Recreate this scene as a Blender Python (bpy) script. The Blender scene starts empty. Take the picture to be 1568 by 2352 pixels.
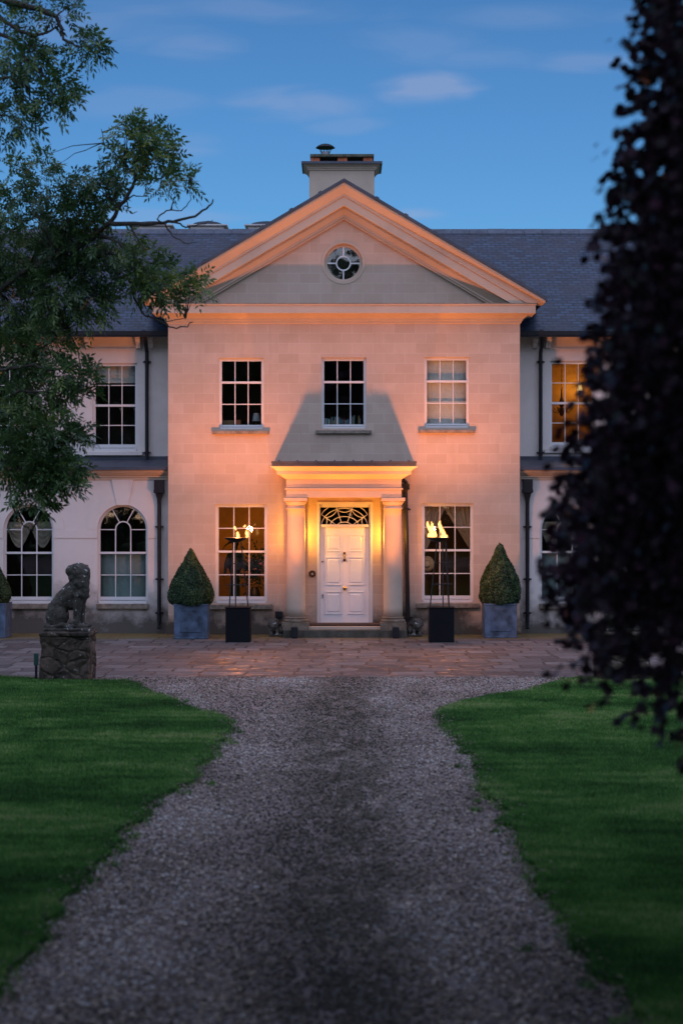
import bpy, bmesh, math, random
import numpy as np
from mathutils import Vector, Matrix, noise as mnoise

R = math.radians
SC = bpy.context.scene
COL = SC.collection
random.seed(7)
rng = np.random.default_rng(11)

# ------------------------------------------------------------------ camera
CAMH, DIST, FU = 2.67, 37.226, 3920.0
cam_data = bpy.data.cameras.new("camera")
cam = bpy.data.objects.new("camera", cam_data)
COL.objects.link(cam)
cam.location = (0, -DIST, CAMH)
cam.rotation_euler = (R(90), 0, 0)
cam_data.sensor_fit = 'VERTICAL'
cam_data.sensor_height = 36
cam_data.lens = 60
cam_data.clip_end = 2000
cam_data.dof.use_dof = True
cam_data.dof.focus_distance = 32.5
cam_data.dof.aperture_fstop = 1.5
SC.camera = cam

# ------------------------------------------------------------------ dusk sky
SUN_EL, SUN_ROT = R(7), R(180)
world = bpy.data.worlds.new("World")
SC.world = world
world.use_nodes = True
wn, wl = world.node_tree.nodes, world.node_tree.links
wn.clear()


def W(t, **k):
    n = wn.new(t)
    for a, b in k.items():
        setattr(n, a, b)
    return n


def wmath(op, a, b=None, c=None):
    n = W('ShaderNodeMath', operation=op)
    for i, x in enumerate((a, b, c)):
        if x is None:
            continue
        if isinstance(x, (int, float)):
            n.inputs[i].default_value = x
        else:
            wl.new(x, n.inputs[i])
    return n.outputs[0]


sky = W('ShaderNodeTexSky', sky_type='NISHITA', sun_disc=False)
sky.sun_elevation = SUN_EL
sky.sun_rotation = SUN_ROT
sky.altitude = 50
sky.air_density = 1.0
sky.dust_density = 0.4
sky.ozone_density = 5.0
tint = W('ShaderNodeMix', data_type='RGBA', blend_type='MULTIPLY')
tint.inputs[0].default_value = 1.0
wl.new(sky.outputs[0], tint.inputs[6])
SKY_TINT = (1.15, 1.08, 1.12)
hz = W('ShaderNodeMapRange')
tint.inputs[7].default_value = SKY_TINT + (1,)
tc = W('ShaderNodeTexCoord')
sep = W('ShaderNodeSeparateXYZ')
wl.new(tc.outputs['Generated'], sep.inputs[0])
wl.new(sep.outputs[2], hz.inputs['Value'])
hz.inputs['From Max'].default_value = .3
hz.inputs['To Min'].default_value = 1.4
hz.inputs['To Max'].default_value = .98
hmul = W('ShaderNodeVectorMath', operation='SCALE')
wl.new(tint.outputs[2], hmul.inputs[0])
wl.new(hz.outputs[0], hmul.inputs['Scale'])
ysafe = wmath('MAXIMUM', sep.outputs[1], 0.05)
ca = wmath('DIVIDE', sep.outputs[0], ysafe)
cb = wmath('DIVIDE', sep.outputs[2], ysafe)
comb = W('ShaderNodeCombineXYZ')
wl.new(ca, comb.inputs[0])
wl.new(cb, comb.inputs[1])
cn = W('ShaderNodeTexNoise')
cmap = W('ShaderNodeMapping')
cmap.inputs['Scale'].default_value = (7, 34, 1)
wl.new(comb.outputs[0], cmap.inputs[0])
wl.new(cmap.outputs[0], cn.inputs['Vector'])
cn.inputs['Scale'].default_value = 1.6
cn.inputs['Detail'].default_value = 6
cn.inputs['Roughness'].default_value = 0.45
cn.inputs['Distortion'].default_value = 0.8


def blob(u, v, ru, rv, s):
    a0, b0 = (u - 784) / FU, (1176 - v) / FU
    dx = wmath('DIVIDE', wmath('SUBTRACT', ca, a0), ru / FU)
    dy = wmath('DIVIDE', wmath('SUBTRACT', cb, b0), rv / FU)
    e = wmath('ADD', wmath('MULTIPLY', dx, dx), wmath('MULTIPLY', dy, dy))
    m = wmath('SUBTRACT', 1.0, e)
    m = wmath('ADD', m, wmath('MULTIPLY', wmath('SUBTRACT', cn.outputs[0], 0.5), 2.1))
    m.node.use_clamp = True
    mm = wmath('SMOOTH_MIN', m, 1.0, 0.1)
    return wmath('MULTIPLY', wmath('MULTIPLY', wmath('MAXIMUM', mm, 0.0), wmath('MAXIMUM', mm, 0.0)), s * .52)


tot = None
for b in [(985, 205, 165, 50, .9), (1060, 215, 60, 26, .8), (690, 240, 210, 50, .6), (450, 110, 150, 50, .4), (1150, 130, 260, 40, .35), (300, 240, 220, 50, .3), (440, 335, 110, 40, .4),
          (960, 495, 90, 22, .75), (1320, 135, 170, 40, .45), (960, 110, 220, 60, .3), (250, 60, 300, 70, .3),
          (800, 290, 120, 30, .35), (500, 20, 500, 40, .35), (1250, 40, 300, 40, .3), (330, 500, 300, 26, .4)]:
    o = blob(*b)
    tot = o if tot is None else wmath('MAXIMUM', tot, o)
cmix = W('ShaderNodeMix', data_type='RGBA', blend_type='MIX')
CLOUD = (2.9, 3.4, 5.1)
wl.new(tot, cmix.inputs[0])
wl.new(hmul.outputs[0], cmix.inputs[6])
cmix.inputs[7].default_value = CLOUD + (1,)
bg = W('ShaderNodeBackground')
SKY_STR = 0.12
bg.inputs[1].default_value = SKY_STR
# afterglow of the set sun in the sky behind the photographer, towards which the house front looks
gl = W('ShaderNodeMapRange', interpolation_type='SMOOTHSTEP')
wl.new(wmath('ADD', wmath('MULTIPLY', sep.outputs[1], -.55), wmath('MULTIPLY', sep.outputs[2], .835)), gl.inputs['Value'])
gl.inputs['From Min'].default_value = -.1
gl.inputs['From Max'].default_value = .95
glow = W('ShaderNodeMix', data_type='RGBA', blend_type='ADD')
wl.new(gl.outputs[0], glow.inputs[0])
wl.new(cmix.outputs[2], glow.inputs[6])
AFTERGLOW = (7.8, 8.5, 12.2)
glow.inputs[7].default_value = AFTERGLOW + (1,)
wl.new(glow.outputs[2], bg.inputs[0])
wo = W('ShaderNodeOutputWorld')
wl.new(bg.outputs[0], wo.inputs[0])

SC.view_settings.view_transform = 'Standard'
SC.view_settings.look = 'None'
SC.view_settings.exposure = 0.0
SC.view_settings.gamma = 1
SC.render.film_transparent = False
SC.cycles.max_bounces = 8
SC.cycles.transparent_max_bounces = 16
SC.cycles.sample_clamp_indirect = 4


def lamp(name, kind, loc, color, energy, parent=None, size=0.05, target=None, spot=90, blend=1.0):
    d = bpy.data.lights.new(name, kind)
    d.color = color
    d.energy = energy
    if kind in ('POINT', 'SPOT'):
        d.shadow_soft_size = size
    if kind == 'SPOT':
        d.spot_size = R(spot)
        d.spot_blend = blend
    o = bpy.data.objects.new(name, d)
    COL.objects.link(o)
    o.location = loc
    if target is not None:
        o.rotation_euler = (Vector(target) - Vector(loc)).to_track_quat('-Z', 'Y').to_euler()
    return o


# ------------------------------------------------------------------ projections used to size real geometry
def S(y):
    return FU / (DIST + y)


def X(u, y=0.0):
    return (u - 784) / S(y)


def Z(v, y=0.0):
    return CAMH - (v - 1176) / S(y)


def P(u, v, d):
    return Vector(((u - 784) * d / FU, d - DIST, CAMH - (v - 1176) * d / FU))


def GY(v, z=0.0):
    return FU * (CAMH - z) / (v - 1176) - DIST


# ------------------------------------------------------------------ materials
def new_mat(name):
    m = bpy.data.materials.new(name)
    m.use_nodes = True
    nt = m.node_tree
    nt.nodes.clear()
    out = nt.nodes.new('ShaderNodeOutputMaterial')
    bs = nt.nodes.new('ShaderNodeBsdfPrincipled')
    nt.links.new(bs.outputs[0], out.inputs[0])
    return m, nt, bs


class NT:
    def __init__(s, nt):
        s.nt = nt

    def n(s, t, **k):
        n = s.nt.nodes.new(t)
        for a, b in k.items():
            setattr(n, a, b)
        return n

    def l(s, a, b):
        s.nt.links.new(a, b)

    def co(s, scale=(1, 1, 1), kind='Object', swz=None):
        t = s.n('ShaderNodeTexCoord')
        o = t.outputs[kind]
        if swz:
            sp = s.n('ShaderNodeSeparateXYZ')
            s.l(o, sp.inputs[0])
            cb_ = s.n('ShaderNodeCombineXYZ')
            for i, c in enumerate(swz):
                if c in 'XYZ':
                    s.l(sp.outputs['XYZ'.index(c)], cb_.inputs[i])
            o = cb_.outputs[0]
        m = s.n('ShaderNodeMapping')
        m.inputs['Scale'].default_value = scale
        s.l(o, m.inputs[0])
        return m.outputs[0]

    def noise(s, vec, sc, det=4, rough=.55, dist=0):
        n = s.n('ShaderNodeTexNoise')
        s.l(vec, n.inputs['Vector'])
        n.inputs['Scale'].default_value = sc
        n.inputs['Detail'].default_value = det
        n.inputs['Roughness'].default_value = rough
        n.inputs['Distortion'].default_value = dist
        return n.outputs[0]

    def ramp(s, f, stops):
        r = s.n('ShaderNodeValToRGB')
        els = r.color_ramp.elements
        while len(els) < len(stops):
            els.new(0.5)
        for e, (p, c) in zip(els, stops):
            e.position = p
            e.color = tuple(c) + (1,) if len(c) == 3 else c
        s.l(f, r.inputs[0])
        return r.outputs[0]

    def mix(s, f, a, b, mode='MIX'):
        m = s.n('ShaderNodeMix', data_type='RGBA', blend_type=mode)
        for i, x in ((0, f), (6, a), (7, b)):
            if isinstance(x, (int, float)):
                m.inputs[i].default_value = x
            elif isinstance(x, tuple):
                m.inputs[i].default_value = x + (1,)
            else:
                s.l(x, m.inputs[i])
        return m.outputs[2]

    def math(s, op, a, b=None, clamp=False):
        n = s.n('ShaderNodeMath', operation=op, use_clamp=clamp)
        for i, x in enumerate((a, b)):
            if x is None:
                continue
            if isinstance(x, (int, float)):
                n.inputs[i].default_value = x
            else:
                s.l(x, n.inputs[i])
        return n.outputs[0]

    def bump(s, bs, h, st=.4, d=.01):
        b = s.n('ShaderNodeBump')
        b.inputs['Strength'].default_value = st
        b.inputs['Distance'].default_value = d
        s.l(h, b.inputs['Height'])
        s.l(b.outputs[0], bs.inputs['Normal'])


def simple(name, col, rough=.6, metal=0, var=.15, sc=6, bump=.15, spec=.5):
    m, nt, bs = new_mat(name)
    t = NT(nt)
    v = t.co()
    n1 = t.noise(v, sc, 5, .6)
    c = t.ramp(n1, [(.3, tuple(x * (1 - var) for x in col)), (.7, tuple(min(1, x * (1 + var)) for x in col))])
    t.l(c, bs.inputs['Base Color'])
    bs.inputs['Roughness'].default_value = rough
    bs.inputs['Metallic'].default_value = metal
    bs.inputs['Specular IOR Level'].default_value = spec
    if bump:
        t.bump(bs, t.noise(v, sc * 8, 3), bump, .004)
    return m


def stained_base(t, col, v, zlow=0.0, zhigh=0.45, dark=(.05, .045, .03), amount=.8):
    """green-black damp staining rising from the foot of a wall, ragged upper edge"""
    sp = t.n('ShaderNodeSeparateXYZ')
    tc_ = t.n('ShaderNodeTexCoord')
    t.l(tc_.outputs['Object'], sp.inputs[0])
    nz = t.noise(v, 1.3, 6, .65)
    h = t.math('SUBTRACT', sp.outputs[2], t.math('MULTIPLY', t.math('SUBTRACT', nz, .42), 2.2))
    k = t.n('ShaderNodeMapRange')
    k.inputs['From Min'].default_value = zlow
    k.inputs['From Max'].default_value = zhigh
    k.inputs['To Min'].default_value = amount
    k.inputs['To Max'].default_value = 0
    k.clamp = True
    t.l(h, k.inputs['Value'])
    return t.mix(k.outputs[0], col, dark)


def ashlar_mat():
    m, nt, bs = new_mat('bath_stone_ashlar')
    t = NT(nt)
    v2 = t.co(swz='XZ0')
    v3 = t.co()
    br = t.n('ShaderNodeTexBrick')
    t.l(v2, br.inputs['Vector'])
    br.offset = .5
    br.offset_frequency = 2
    br.inputs['Scale'].default_value = 1
    br.inputs['Brick Width'].default_value = .46
    br.inputs['Row Height'].default_value = .219
    br.inputs['Mortar Size'].default_value = .006
    br.inputs['Mortar Smooth'].default_value = .2
    br.inputs['Bias'].default_value = -.1
    br.inputs['Color1'].default_value = (.5, .375, .285, 1)
    br.inputs['Color2'].default_value = (.445, .328, .246, 1)
    br.inputs['Mortar'].default_value = (.535, .43, .335, 1)
    blot = t.noise(v3, 1.1, 8, .65, .4)
    fine = t.noise(t.co((1, 1, 3)), 26, 4, .7)
    c = t.mix(t.ramp(blot, [(.42, (0, 0, 0)), (.72, (1, 1, 1))]), br.outputs[0], (.36, .26, .17), 'MIX')
    c = t.mix(.5, br.outputs[0], c)
    c = t.mix(t.ramp(fine, [(.58, (0, 0, 0)), (.75, (.35, .35, .35))]), c, (.32, .24, .175))
    streak = t.noise(t.co((5, 5, .35)), 1.6, 6, .65, .2)
    c = t.mix(t.ramp(streak, [(.56, (0, 0, 0)), (.82, (.4, .4, .4))]), c, (.34, .26, .2))
    c = stained_base(t, c, v3, -.05, .5, (.04, .035, .026), .9)
    t.l(c, bs.inputs['Base Color'])
    bs.inputs['Roughness'].default_value = .85
    bs.inputs['Specular IOR Level'].default_value = .2
    h = t.math('ADD', t.math('MULTIPLY', br.outputs['Fac'], -.5), t.math('MULTIPLY', fine, .5))
    t.bump(bs, h, .35, .004)
    return m


def render_mat(name, col, stain=True):
    m, nt, bs = new_mat(name)
    t = NT(nt)
    v3 = t.co()
    n = t.noise(v3, .9, 8, .65, .3)
    c = t.ramp(n, [(.3, tuple(x * .86 for x in col)), (.55, col), (.8, tuple(x * 1.06 for x in col))])
    st = t.noise(t.co((6, 6, .5)), 1.2, 5, .6)
    c = t.mix(t.ramp(st, [(.6, (0, 0, 0)), (.85, (.4, .4, .4))]), c, tuple(x * .7 for x in col))
    if stain:
        c = stained_base(t, c, v3, 0, .8, (.045, .04, .03), .9)
    t.l(c, bs.inputs['Base Color'])
    bs.inputs['Roughness'].default_value = .9
    bs.inputs['Specular IOR Level'].default_value = .2
    t.bump(bs, t.noise(v3, 45, 4, .7), .25, .004)
    return m


def slate_mat(name, swz, row=.125, wid=.22, k=1.22):
    m, nt, bs = new_mat(name)
    t = NT(nt)
    v = t.co((1, k, 1), swz=swz)
    br = t.n('ShaderNodeTexBrick')
    t.l(v, br.inputs['Vector'])
    br.inputs['Scale'].default_value = 1
    br.inputs['Brick Width'].default_value = wid
    br.inputs['Row Height'].default_value = row
    br.inputs['Mortar Size'].default_value = .017
    br.inputs['Mortar Smooth'].default_value = .2
    br.inputs['Color1'].default_value = (.004, .013, .03, 1)
    br.inputs['Color2'].default_value = (.026, .052, .095, 1)
    br.inputs['Mortar'].default_value = (.005, .006, .01, 1)
    v3 = t.co()
    blot = t.noise(v3, .9, 7, .7, .4)
    c = t.mix(t.ramp(blot, [(.45, (0, 0, 0)), (.62, (.75, .75, .75))]), br.outputs[0], (.02, .018, .028))
    lich = t.noise(t.co((1, 1, 1)), 13, 3, .6)
    c = t.mix(t.ramp(lich, [(.69, (0, 0, 0)), (.75, (.6, .6, .6))]), c, (.2, .22, .24))
    t.l(c, bs.inputs['Base Color'])
    r = t.n('ShaderNodeMapRange')
    t.l(t.noise(v3, 7, 4), r.inputs['Value'])
    r.inputs['To Min'].default_value = .3
    r.inputs['To Max'].default_value = .65
    t.l(r.outputs[0], bs.inputs['Roughness'])
    vv = t.n('ShaderNodeSeparateXYZ')
    t.l(v, vv.inputs[0])
    saw = t.math('FRACT', t.math('DIVIDE', vv.outputs[1], row))
    h = t.math('ADD', t.math('MULTIPLY', saw, -.6), t.math('MULTIPLY', br.outputs['Fac'], -.6))
    h = t.math('ADD', h, t.math('MULTIPLY', t.noise(v3, 9, 3), .5))
    t.bump(bs, h, .7, .012)
    return m


def paving_mat():
    m, nt, bs = new_mat('riven_flagstones')
    t = NT(nt)
    v3 = t.co()
    dn = t.n('ShaderNodeTexNoise')
    t.l(v3, dn.inputs['Vector'])
    dn.inputs['Scale'].default_value = 1.1
    sub = t.n('ShaderNodeVectorMath', operation='SUBTRACT')
    t.l(dn.outputs['Color'], sub.inputs[0])
    sub.inputs[1].default_value = (.5, .5, .5)
    ml = t.n('ShaderNodeVectorMath', operation='SCALE')
    t.l(sub.outputs[0], ml.inputs[0])
    ml.inputs['Scale'].default_value = .22
    ad = t.n('ShaderNodeVectorMath', operation='ADD')
    t.l(v3, ad.inputs[0])
    t.l(ml.outputs[0], ad.inputs[1])
    br = t.n('ShaderNodeTexBrick')
    t.l(ad.outputs[0], br.inputs['Vector'])
    br.offset = .43
    br.offset_frequency = 2
    br.squash = 1.5
    br.squash_frequency = 3
    br.inputs['Scale'].default_value = 1
    br.inputs['Brick Width'].default_value = .52
    br.inputs['Row Height'].default_value = .62
    br.inputs['Mortar Size'].default_value = .028
    br.inputs['Mortar Smooth'].default_value = .3
    br.inputs['Bias'].default_value = 0
    br.inputs['Color1'].default_value = (.036, .03, .028, 1)
    br.inputs['Color2'].default_value = (.15, .132, .125, 1)
    br.inputs['Mortar'].default_value = (.016, .014, .011, 1)
    blot = t.noise(t.co((.6, 1, 1)), 2.2, 7, .65, .5)
    c = t.mix(t.ramp(blot, [(.4, (0, 0, 0)), (.68, (.8, .8, .8))]), br.outputs[0], (.085, .06, .052))
    fl = t.noise(t.co((1, 3.5, 1)), 9, 5, .7)
    c = t.mix(t.ramp(fl, [(.55, (0, 0, 0)), (.78, (.6, .6, .6))]), c, (.06, .05, .05))
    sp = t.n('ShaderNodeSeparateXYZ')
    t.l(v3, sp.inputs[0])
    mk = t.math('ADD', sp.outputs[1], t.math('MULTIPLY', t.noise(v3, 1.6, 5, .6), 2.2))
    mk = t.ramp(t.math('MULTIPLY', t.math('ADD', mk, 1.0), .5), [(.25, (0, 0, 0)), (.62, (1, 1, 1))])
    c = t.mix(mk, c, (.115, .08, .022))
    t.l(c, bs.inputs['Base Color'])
    rr = t.ramp(t.noise(v3, 3.1, 6, .65), [(.33, (.3, .3, .3)), (.5, (.7, .7, .7))])
    t.l(rr, bs.inputs['Roughness'])
    h = t.math('ADD', t.math('MULTIPLY', br.outputs['Fac'], -1.0), t.math('MULTIPLY', fl, .55))
    h = t.math('ADD', h, t.math('MULTIPLY', blot, .8))
    t.bump(bs, h, .7, .02)
    return m


def gravel_mat():
    m, nt, bs = new_mat('gravel_bed')
    t = NT(nt)
    v = t.co()
    vo = t.n('ShaderNodeTexVoronoi')
    t.l(v, vo.inputs['Vector'])
    vo.inputs['Scale'].default_value = 42
    c = t.ramp(t.math('FRACT', t.math('MULTIPLY', vo.outputs['Color'], 1.0)),
               [(0, (.07, .06, .055)), (.5, (.22, .17, .15)), (.85, (.36, .3, .28)), (1, (.5, .47, .45))])
    big = t.noise(t.co((1, .35, 1)), 1.2, 5, .6)
    c = t.mix(t.ramp(big, [(.4, (0, 0, 0)), (.7, (.7, .7, .7))]), c, (.075, .06, .045))
    t.l(c, bs.inputs['Base Color'])
    bs.inputs['Roughness'].default_value = .75
    t.bump(bs, vo.outputs['Distance'], -.9, .012)
    return m


def attr_mat(name, attr='tone', stops=None, rough=.6, spec=.4, trans=0):
    m, nt, bs = new_mat(name)
    t = NT(nt)
    a = t.n('ShaderNodeAttribute', attribute_name=attr)
    c = t.ramp(a.outputs['Fac'], stops)
    t.l(c, bs.inputs['Base Color'])
    bs.inputs['Roughness'].default_value = rough
    bs.inputs['Specular IOR Level'].default_value = spec
    if trans:
        tr = t.n('ShaderNodeBsdfTranslucent')
        t.l(c, tr.inputs[0])
        mx = t.n('ShaderNodeMixShader')
        mx.inputs[0].default_value = trans
        out = [n for n in nt.nodes if n.type == 'OUTPUT_MATERIAL'][0]
        t.l(bs.outputs[0], mx.inputs[1])
        t.l(tr.outputs[0], mx.inputs[2])
        t.l(mx.outputs[0], out.inputs[0])
    return m


def grass_mat():
    m, nt, bs = new_mat('mown_grass')
    t = NT(nt)
    v = t.co()
    big = t.noise(t.co((.5, 1, 1)), .8, 6, .65, .3)
    fine = t.noise(v, 60, 4, .75)
    c = t.ramp(big, [(.3, (.018, .06, .012)), (.5, (.03, .1, .018)), (.72, (.06, .13, .028))])
    c = t.mix(.55, c, t.ramp(fine, [(.3, (.35, .35, .35)), (.7, (1.5, 1.5, 1.5))]), 'MULTIPLY')
    t.l(c, bs.inputs['Base Color'])
    bs.inputs['Roughness'].default_value = .8
    bs.inputs['Specular IOR Level'].default_value = .15
    t.bump(bs, fine, 1, .03)
    return m


def lichen_stone(name, c1, c2, lich=(.42, .44, .4), sc=5, ls=24, lt=.66, cells=0):
    m, nt, bs = new_mat(name)
    t = NT(nt)
    v = t.co()
    n = t.noise(v, sc, 8, .7, .3)
    c = t.ramp(n, [(.3, c1), (.7, c2)])
    h = t.noise(v, sc * 6, 5, .7)
    if cells:
        dv = t.co((1, 1, 1.25))
        vo = t.n('ShaderNodeTexVoronoi', feature='DISTANCE_TO_EDGE')
        vo2 = t.n('ShaderNodeTexVoronoi')
        for q in (vo, vo2):
            nd = t.n('ShaderNodeVectorMath', operation='ADD')
            nn = t.n('ShaderNodeTexNoise')
            t.l(dv, nn.inputs['Vector'])
            nn.inputs['Scale'].default_value = 3
            scn = t.n('ShaderNodeVectorMath', operation='SCALE')
            t.l(nn.outputs['Color'], scn.inputs[0])
            scn.inputs['Scale'].default_value = .25
            t.l(dv, nd.inputs[0])
            t.l(scn.outputs[0], nd.inputs[1])
            t.l(nd.outputs[0], q.inputs['Vector'])
            q.inputs['Scale'].default_value = cells
        cell = t.ramp(t.math('MULTIPLY', vo2.outputs['Color'], 1.0),
                      [(0, (.45, .45, .45)), (.5, (1, .9, .85)), (1, (1.6, 1.5, 1.45))])
        c = t.mix(.9, c, cell, 'MULTIPLY')
        e = t.ramp(vo.outputs['Distance'], [(.0, (.7, .7, .7)), (.07, (0, 0, 0))])
        c = t.mix(e, c, (.03, .028, .022))
        h = t.math('ADD', t.math('MULTIPLY', h, .4), t.math('MINIMUM', t.math('MULTIPLY', vo.outputs['Distance'], 6), 1.0))
    l = t.noise(v, ls, 3, .6)
    c = t.mix(t.ramp(l, [(lt, (0, 0, 0)), (lt + .05, (.85, .85, .85))]), c, lich)
    t.l(c, bs.inputs['Base Color'])
    bs.inputs['Roughness'].default_value = .9
    bs.inputs['Specular IOR Level'].default_value = .15
    t.bump(bs, h, .8, .03 if cells else .015)
    return m


def glass_mat():
    m = bpy.data.materials.new('window_glass')
    m.use_nodes = True
    nt = m.node_tree
    nt.nodes.clear()
    t = NT(nt)
    out = t.n('ShaderNodeOutputMaterial')
    tr = t.n('ShaderNodeBsdfTransparent')
    gl = t.n('ShaderNodeBsdfGlossy')
    gl.inputs['Roughness'].default_value = .02
    tr.inputs[0].default_value = (.82, .85, .84, 1)
    fr = t.n('ShaderNodeFresnel')
    fr.inputs[0].default_value = 1.6
    bp = t.n('ShaderNodeBump')
    bp.inputs['Strength'].default_value = .08
    bp.inputs['Distance'].default_value = .01
    t.l(t.noise(t.co(), 3, 2), bp.inputs['Height'])
    t.l(bp.outputs[0], gl.inputs['Normal'])
    geo = t.n('ShaderNodeNewGeometry')
    f = t.math('MULTIPLY', t.math('MULTIPLY', fr.outputs[0], 1.6, True), t.math('SUBTRACT', 1.0, geo.outputs['Backfacing']))
    mx = t.n('ShaderNodeMixShader')
    t.l(f, mx.inputs[0])
    t.l(tr.outputs[0], mx.inputs[1])
    t.l(gl.outputs[0], mx.inputs[2])
    t.l(mx.outputs[0], out.inputs[0])
    return m


def flame_mat():
    m = bpy.data.materials.new('gas_flame')
    m.use_nodes = True
    nt = m.node_tree
    nt.nodes.clear()
    t = NT(nt)
    out = t.n('ShaderNodeOutputMaterial')
    lw = t.n('ShaderNodeLayerWeight')
    lw.inputs[0].default_value = .4
    c = t.ramp(lw.outputs['Facing'], [(0, (1, .6, .2)), (.35, (1, .42, .08)), (.7, (1, .24, .02)), (1, (.9, .12, .005))])
    s = t.ramp(lw.outputs['Facing'], [(0, (1, 1, 1)), (.4, (.5, .5, .5)), (.75, (.2, .2, .2)), (1, (.05, .05, .05))])
    e = t.n('ShaderNodeEmission')
    t.l(c, e.inputs[0])
    t.l(t.math('MULTIPLY', s, 2.6), e.inputs[1])
    t.l(e.outputs[0], out.inputs[0])
    return m


def emit(name, col, st):
    m = bpy.data.materials.new(name)
    m.use_nodes = True
    nt = m.node_tree
    nt.nodes.clear()
    t = NT(nt)
    out = t.n('ShaderNodeOutputMaterial')
    e = t.n('ShaderNodeEmission')
    e.inputs[0].default_value = col + (1,)
    e.inputs[1].default_value = st
    t.l(e.outputs[0], out.inputs[0])
    return m


M = {}
M['ashlar'] = ashlar_mat()
M['mould'] = render_mat('bath_stone_moulding', (.5, .39, .29), False)
M['stucco'] = render_mat('painted_stucco', (.62, .55, .49))
M['stucco_up'] = render_mat('painted_stucco_upper', (.62, .55, .49), False)
M['slate_x'] = slate_mat('welsh_slate', 'XY0')
M['slate_y'] = slate_mat('welsh_slate_gable', 'YX0')
M['lead'] = simple('lead_sheet', (.04, .046, .062), .5, 0, .3, 3, .2)
M['ridge'] = simple('ridge_tile', (.06, .07, .09), .7, 0, .4, 5, .3)
M['white'] = simple('white_gloss_paint', (.6, .58, .55), .35, 0, .05, 3, .03)
M['door'] = simple('white_door_paint', (.74, .73, .72), .35, 0, .03, 3, .03)
M['iron'] = simple('black_iron', (.012, .012, .014), .5, .2, .3, 8, .2)
M['pipe'] = simple('black_downpipe_paint', (.01, .01, .012), .5, 0, .3, 8, .1, .25)
M['brass'] = simple('brass', (.55, .33, .1), .3, 1, .2, 8, .05)
M['oldbrass'] = simple('dark_bronze', (.12, .055, .025), .45, .8, .3, 12, .2)
M['sill'] = simple('weathered_stone', (.2, .165, .125), .9, 0, .4, 9, .5, .2)
M['step'] = lichen_stone('mossy_step_stone', (.035, .035, .025), (.13, .115, .09), (.3, .29, .25), 4, 14, .66)
M['base'] = lichen_stone('weathered_column_base', (.1, .075, .05), (.26, .2, .145), (.33, .3, .24), 6, 20, .7)
M['lion'] = lichen_stone('lichened_lion_stone', (.03, .03, .025), (.12, .105, .085), (.5, .52, .48), 6, 15, .63)
M['rubble'] = lichen_stone('rubble_plinth_stone', (.035, .032, .026), (.14, .115, .09), (.38, .4, .36), 5, 18, .66, 3.6)
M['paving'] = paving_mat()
M['gravel'] = gravel_mat()
M['grass'] = grass_mat()
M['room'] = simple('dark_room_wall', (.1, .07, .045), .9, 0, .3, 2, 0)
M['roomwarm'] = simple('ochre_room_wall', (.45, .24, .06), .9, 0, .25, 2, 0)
M['glass'] = glass_mat()
M['flame'] = flame_mat()
M['mat'] = simple('coir_mat', (.05, .028, .018), 1, 0, .5, 40, .8)
M['planter'] = simple('lead_planter', (.06, .09, .135), .6, .1, .7, 5, .5)
M['soil'] = simple('soil', (.03, .02, .013), 1, 0, .4, 20, .8)
M['torchbox'] = simple('black_steel_box', (.003, .003, .0045), .6, 0, .3, 3, .1, .2)
M['brick'] = simple('red_brick', (.5, .14, .06), .9, 0, .35, 7, .4)
M['cloth'] = simple('linen_curtain', (.42, .34, .25), .9, 0, .15, 9, .3)
M['blind'] = simple('roller_blind_cloth', (.8, .76, .68), .9, 0, .06, 9, .1)
M['frost'] = simple('obscured_blind', (.3, .37, .35), .7, 0, .06, 9, .1)
M['straw'] = simple('straw', (.55, .42, .24), .9, 0, .2, 30, .4)
M['bark'] = simple('ash_bark', (.05, .042, .032), .95, 0, .4, 9, .7)
M['tin'] = simple('galvanised_steel', (.2, .2, .21), .4, .8, .2, 6, .1)
M['capstone'] = simple('cap_concrete', (.085, .085, .055), .9, 0, .45, 8, .4)
M['stone_white'] = simple('painted_cap', (.55, .5, .45), .8, 0, .1, 4, .1)


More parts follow.
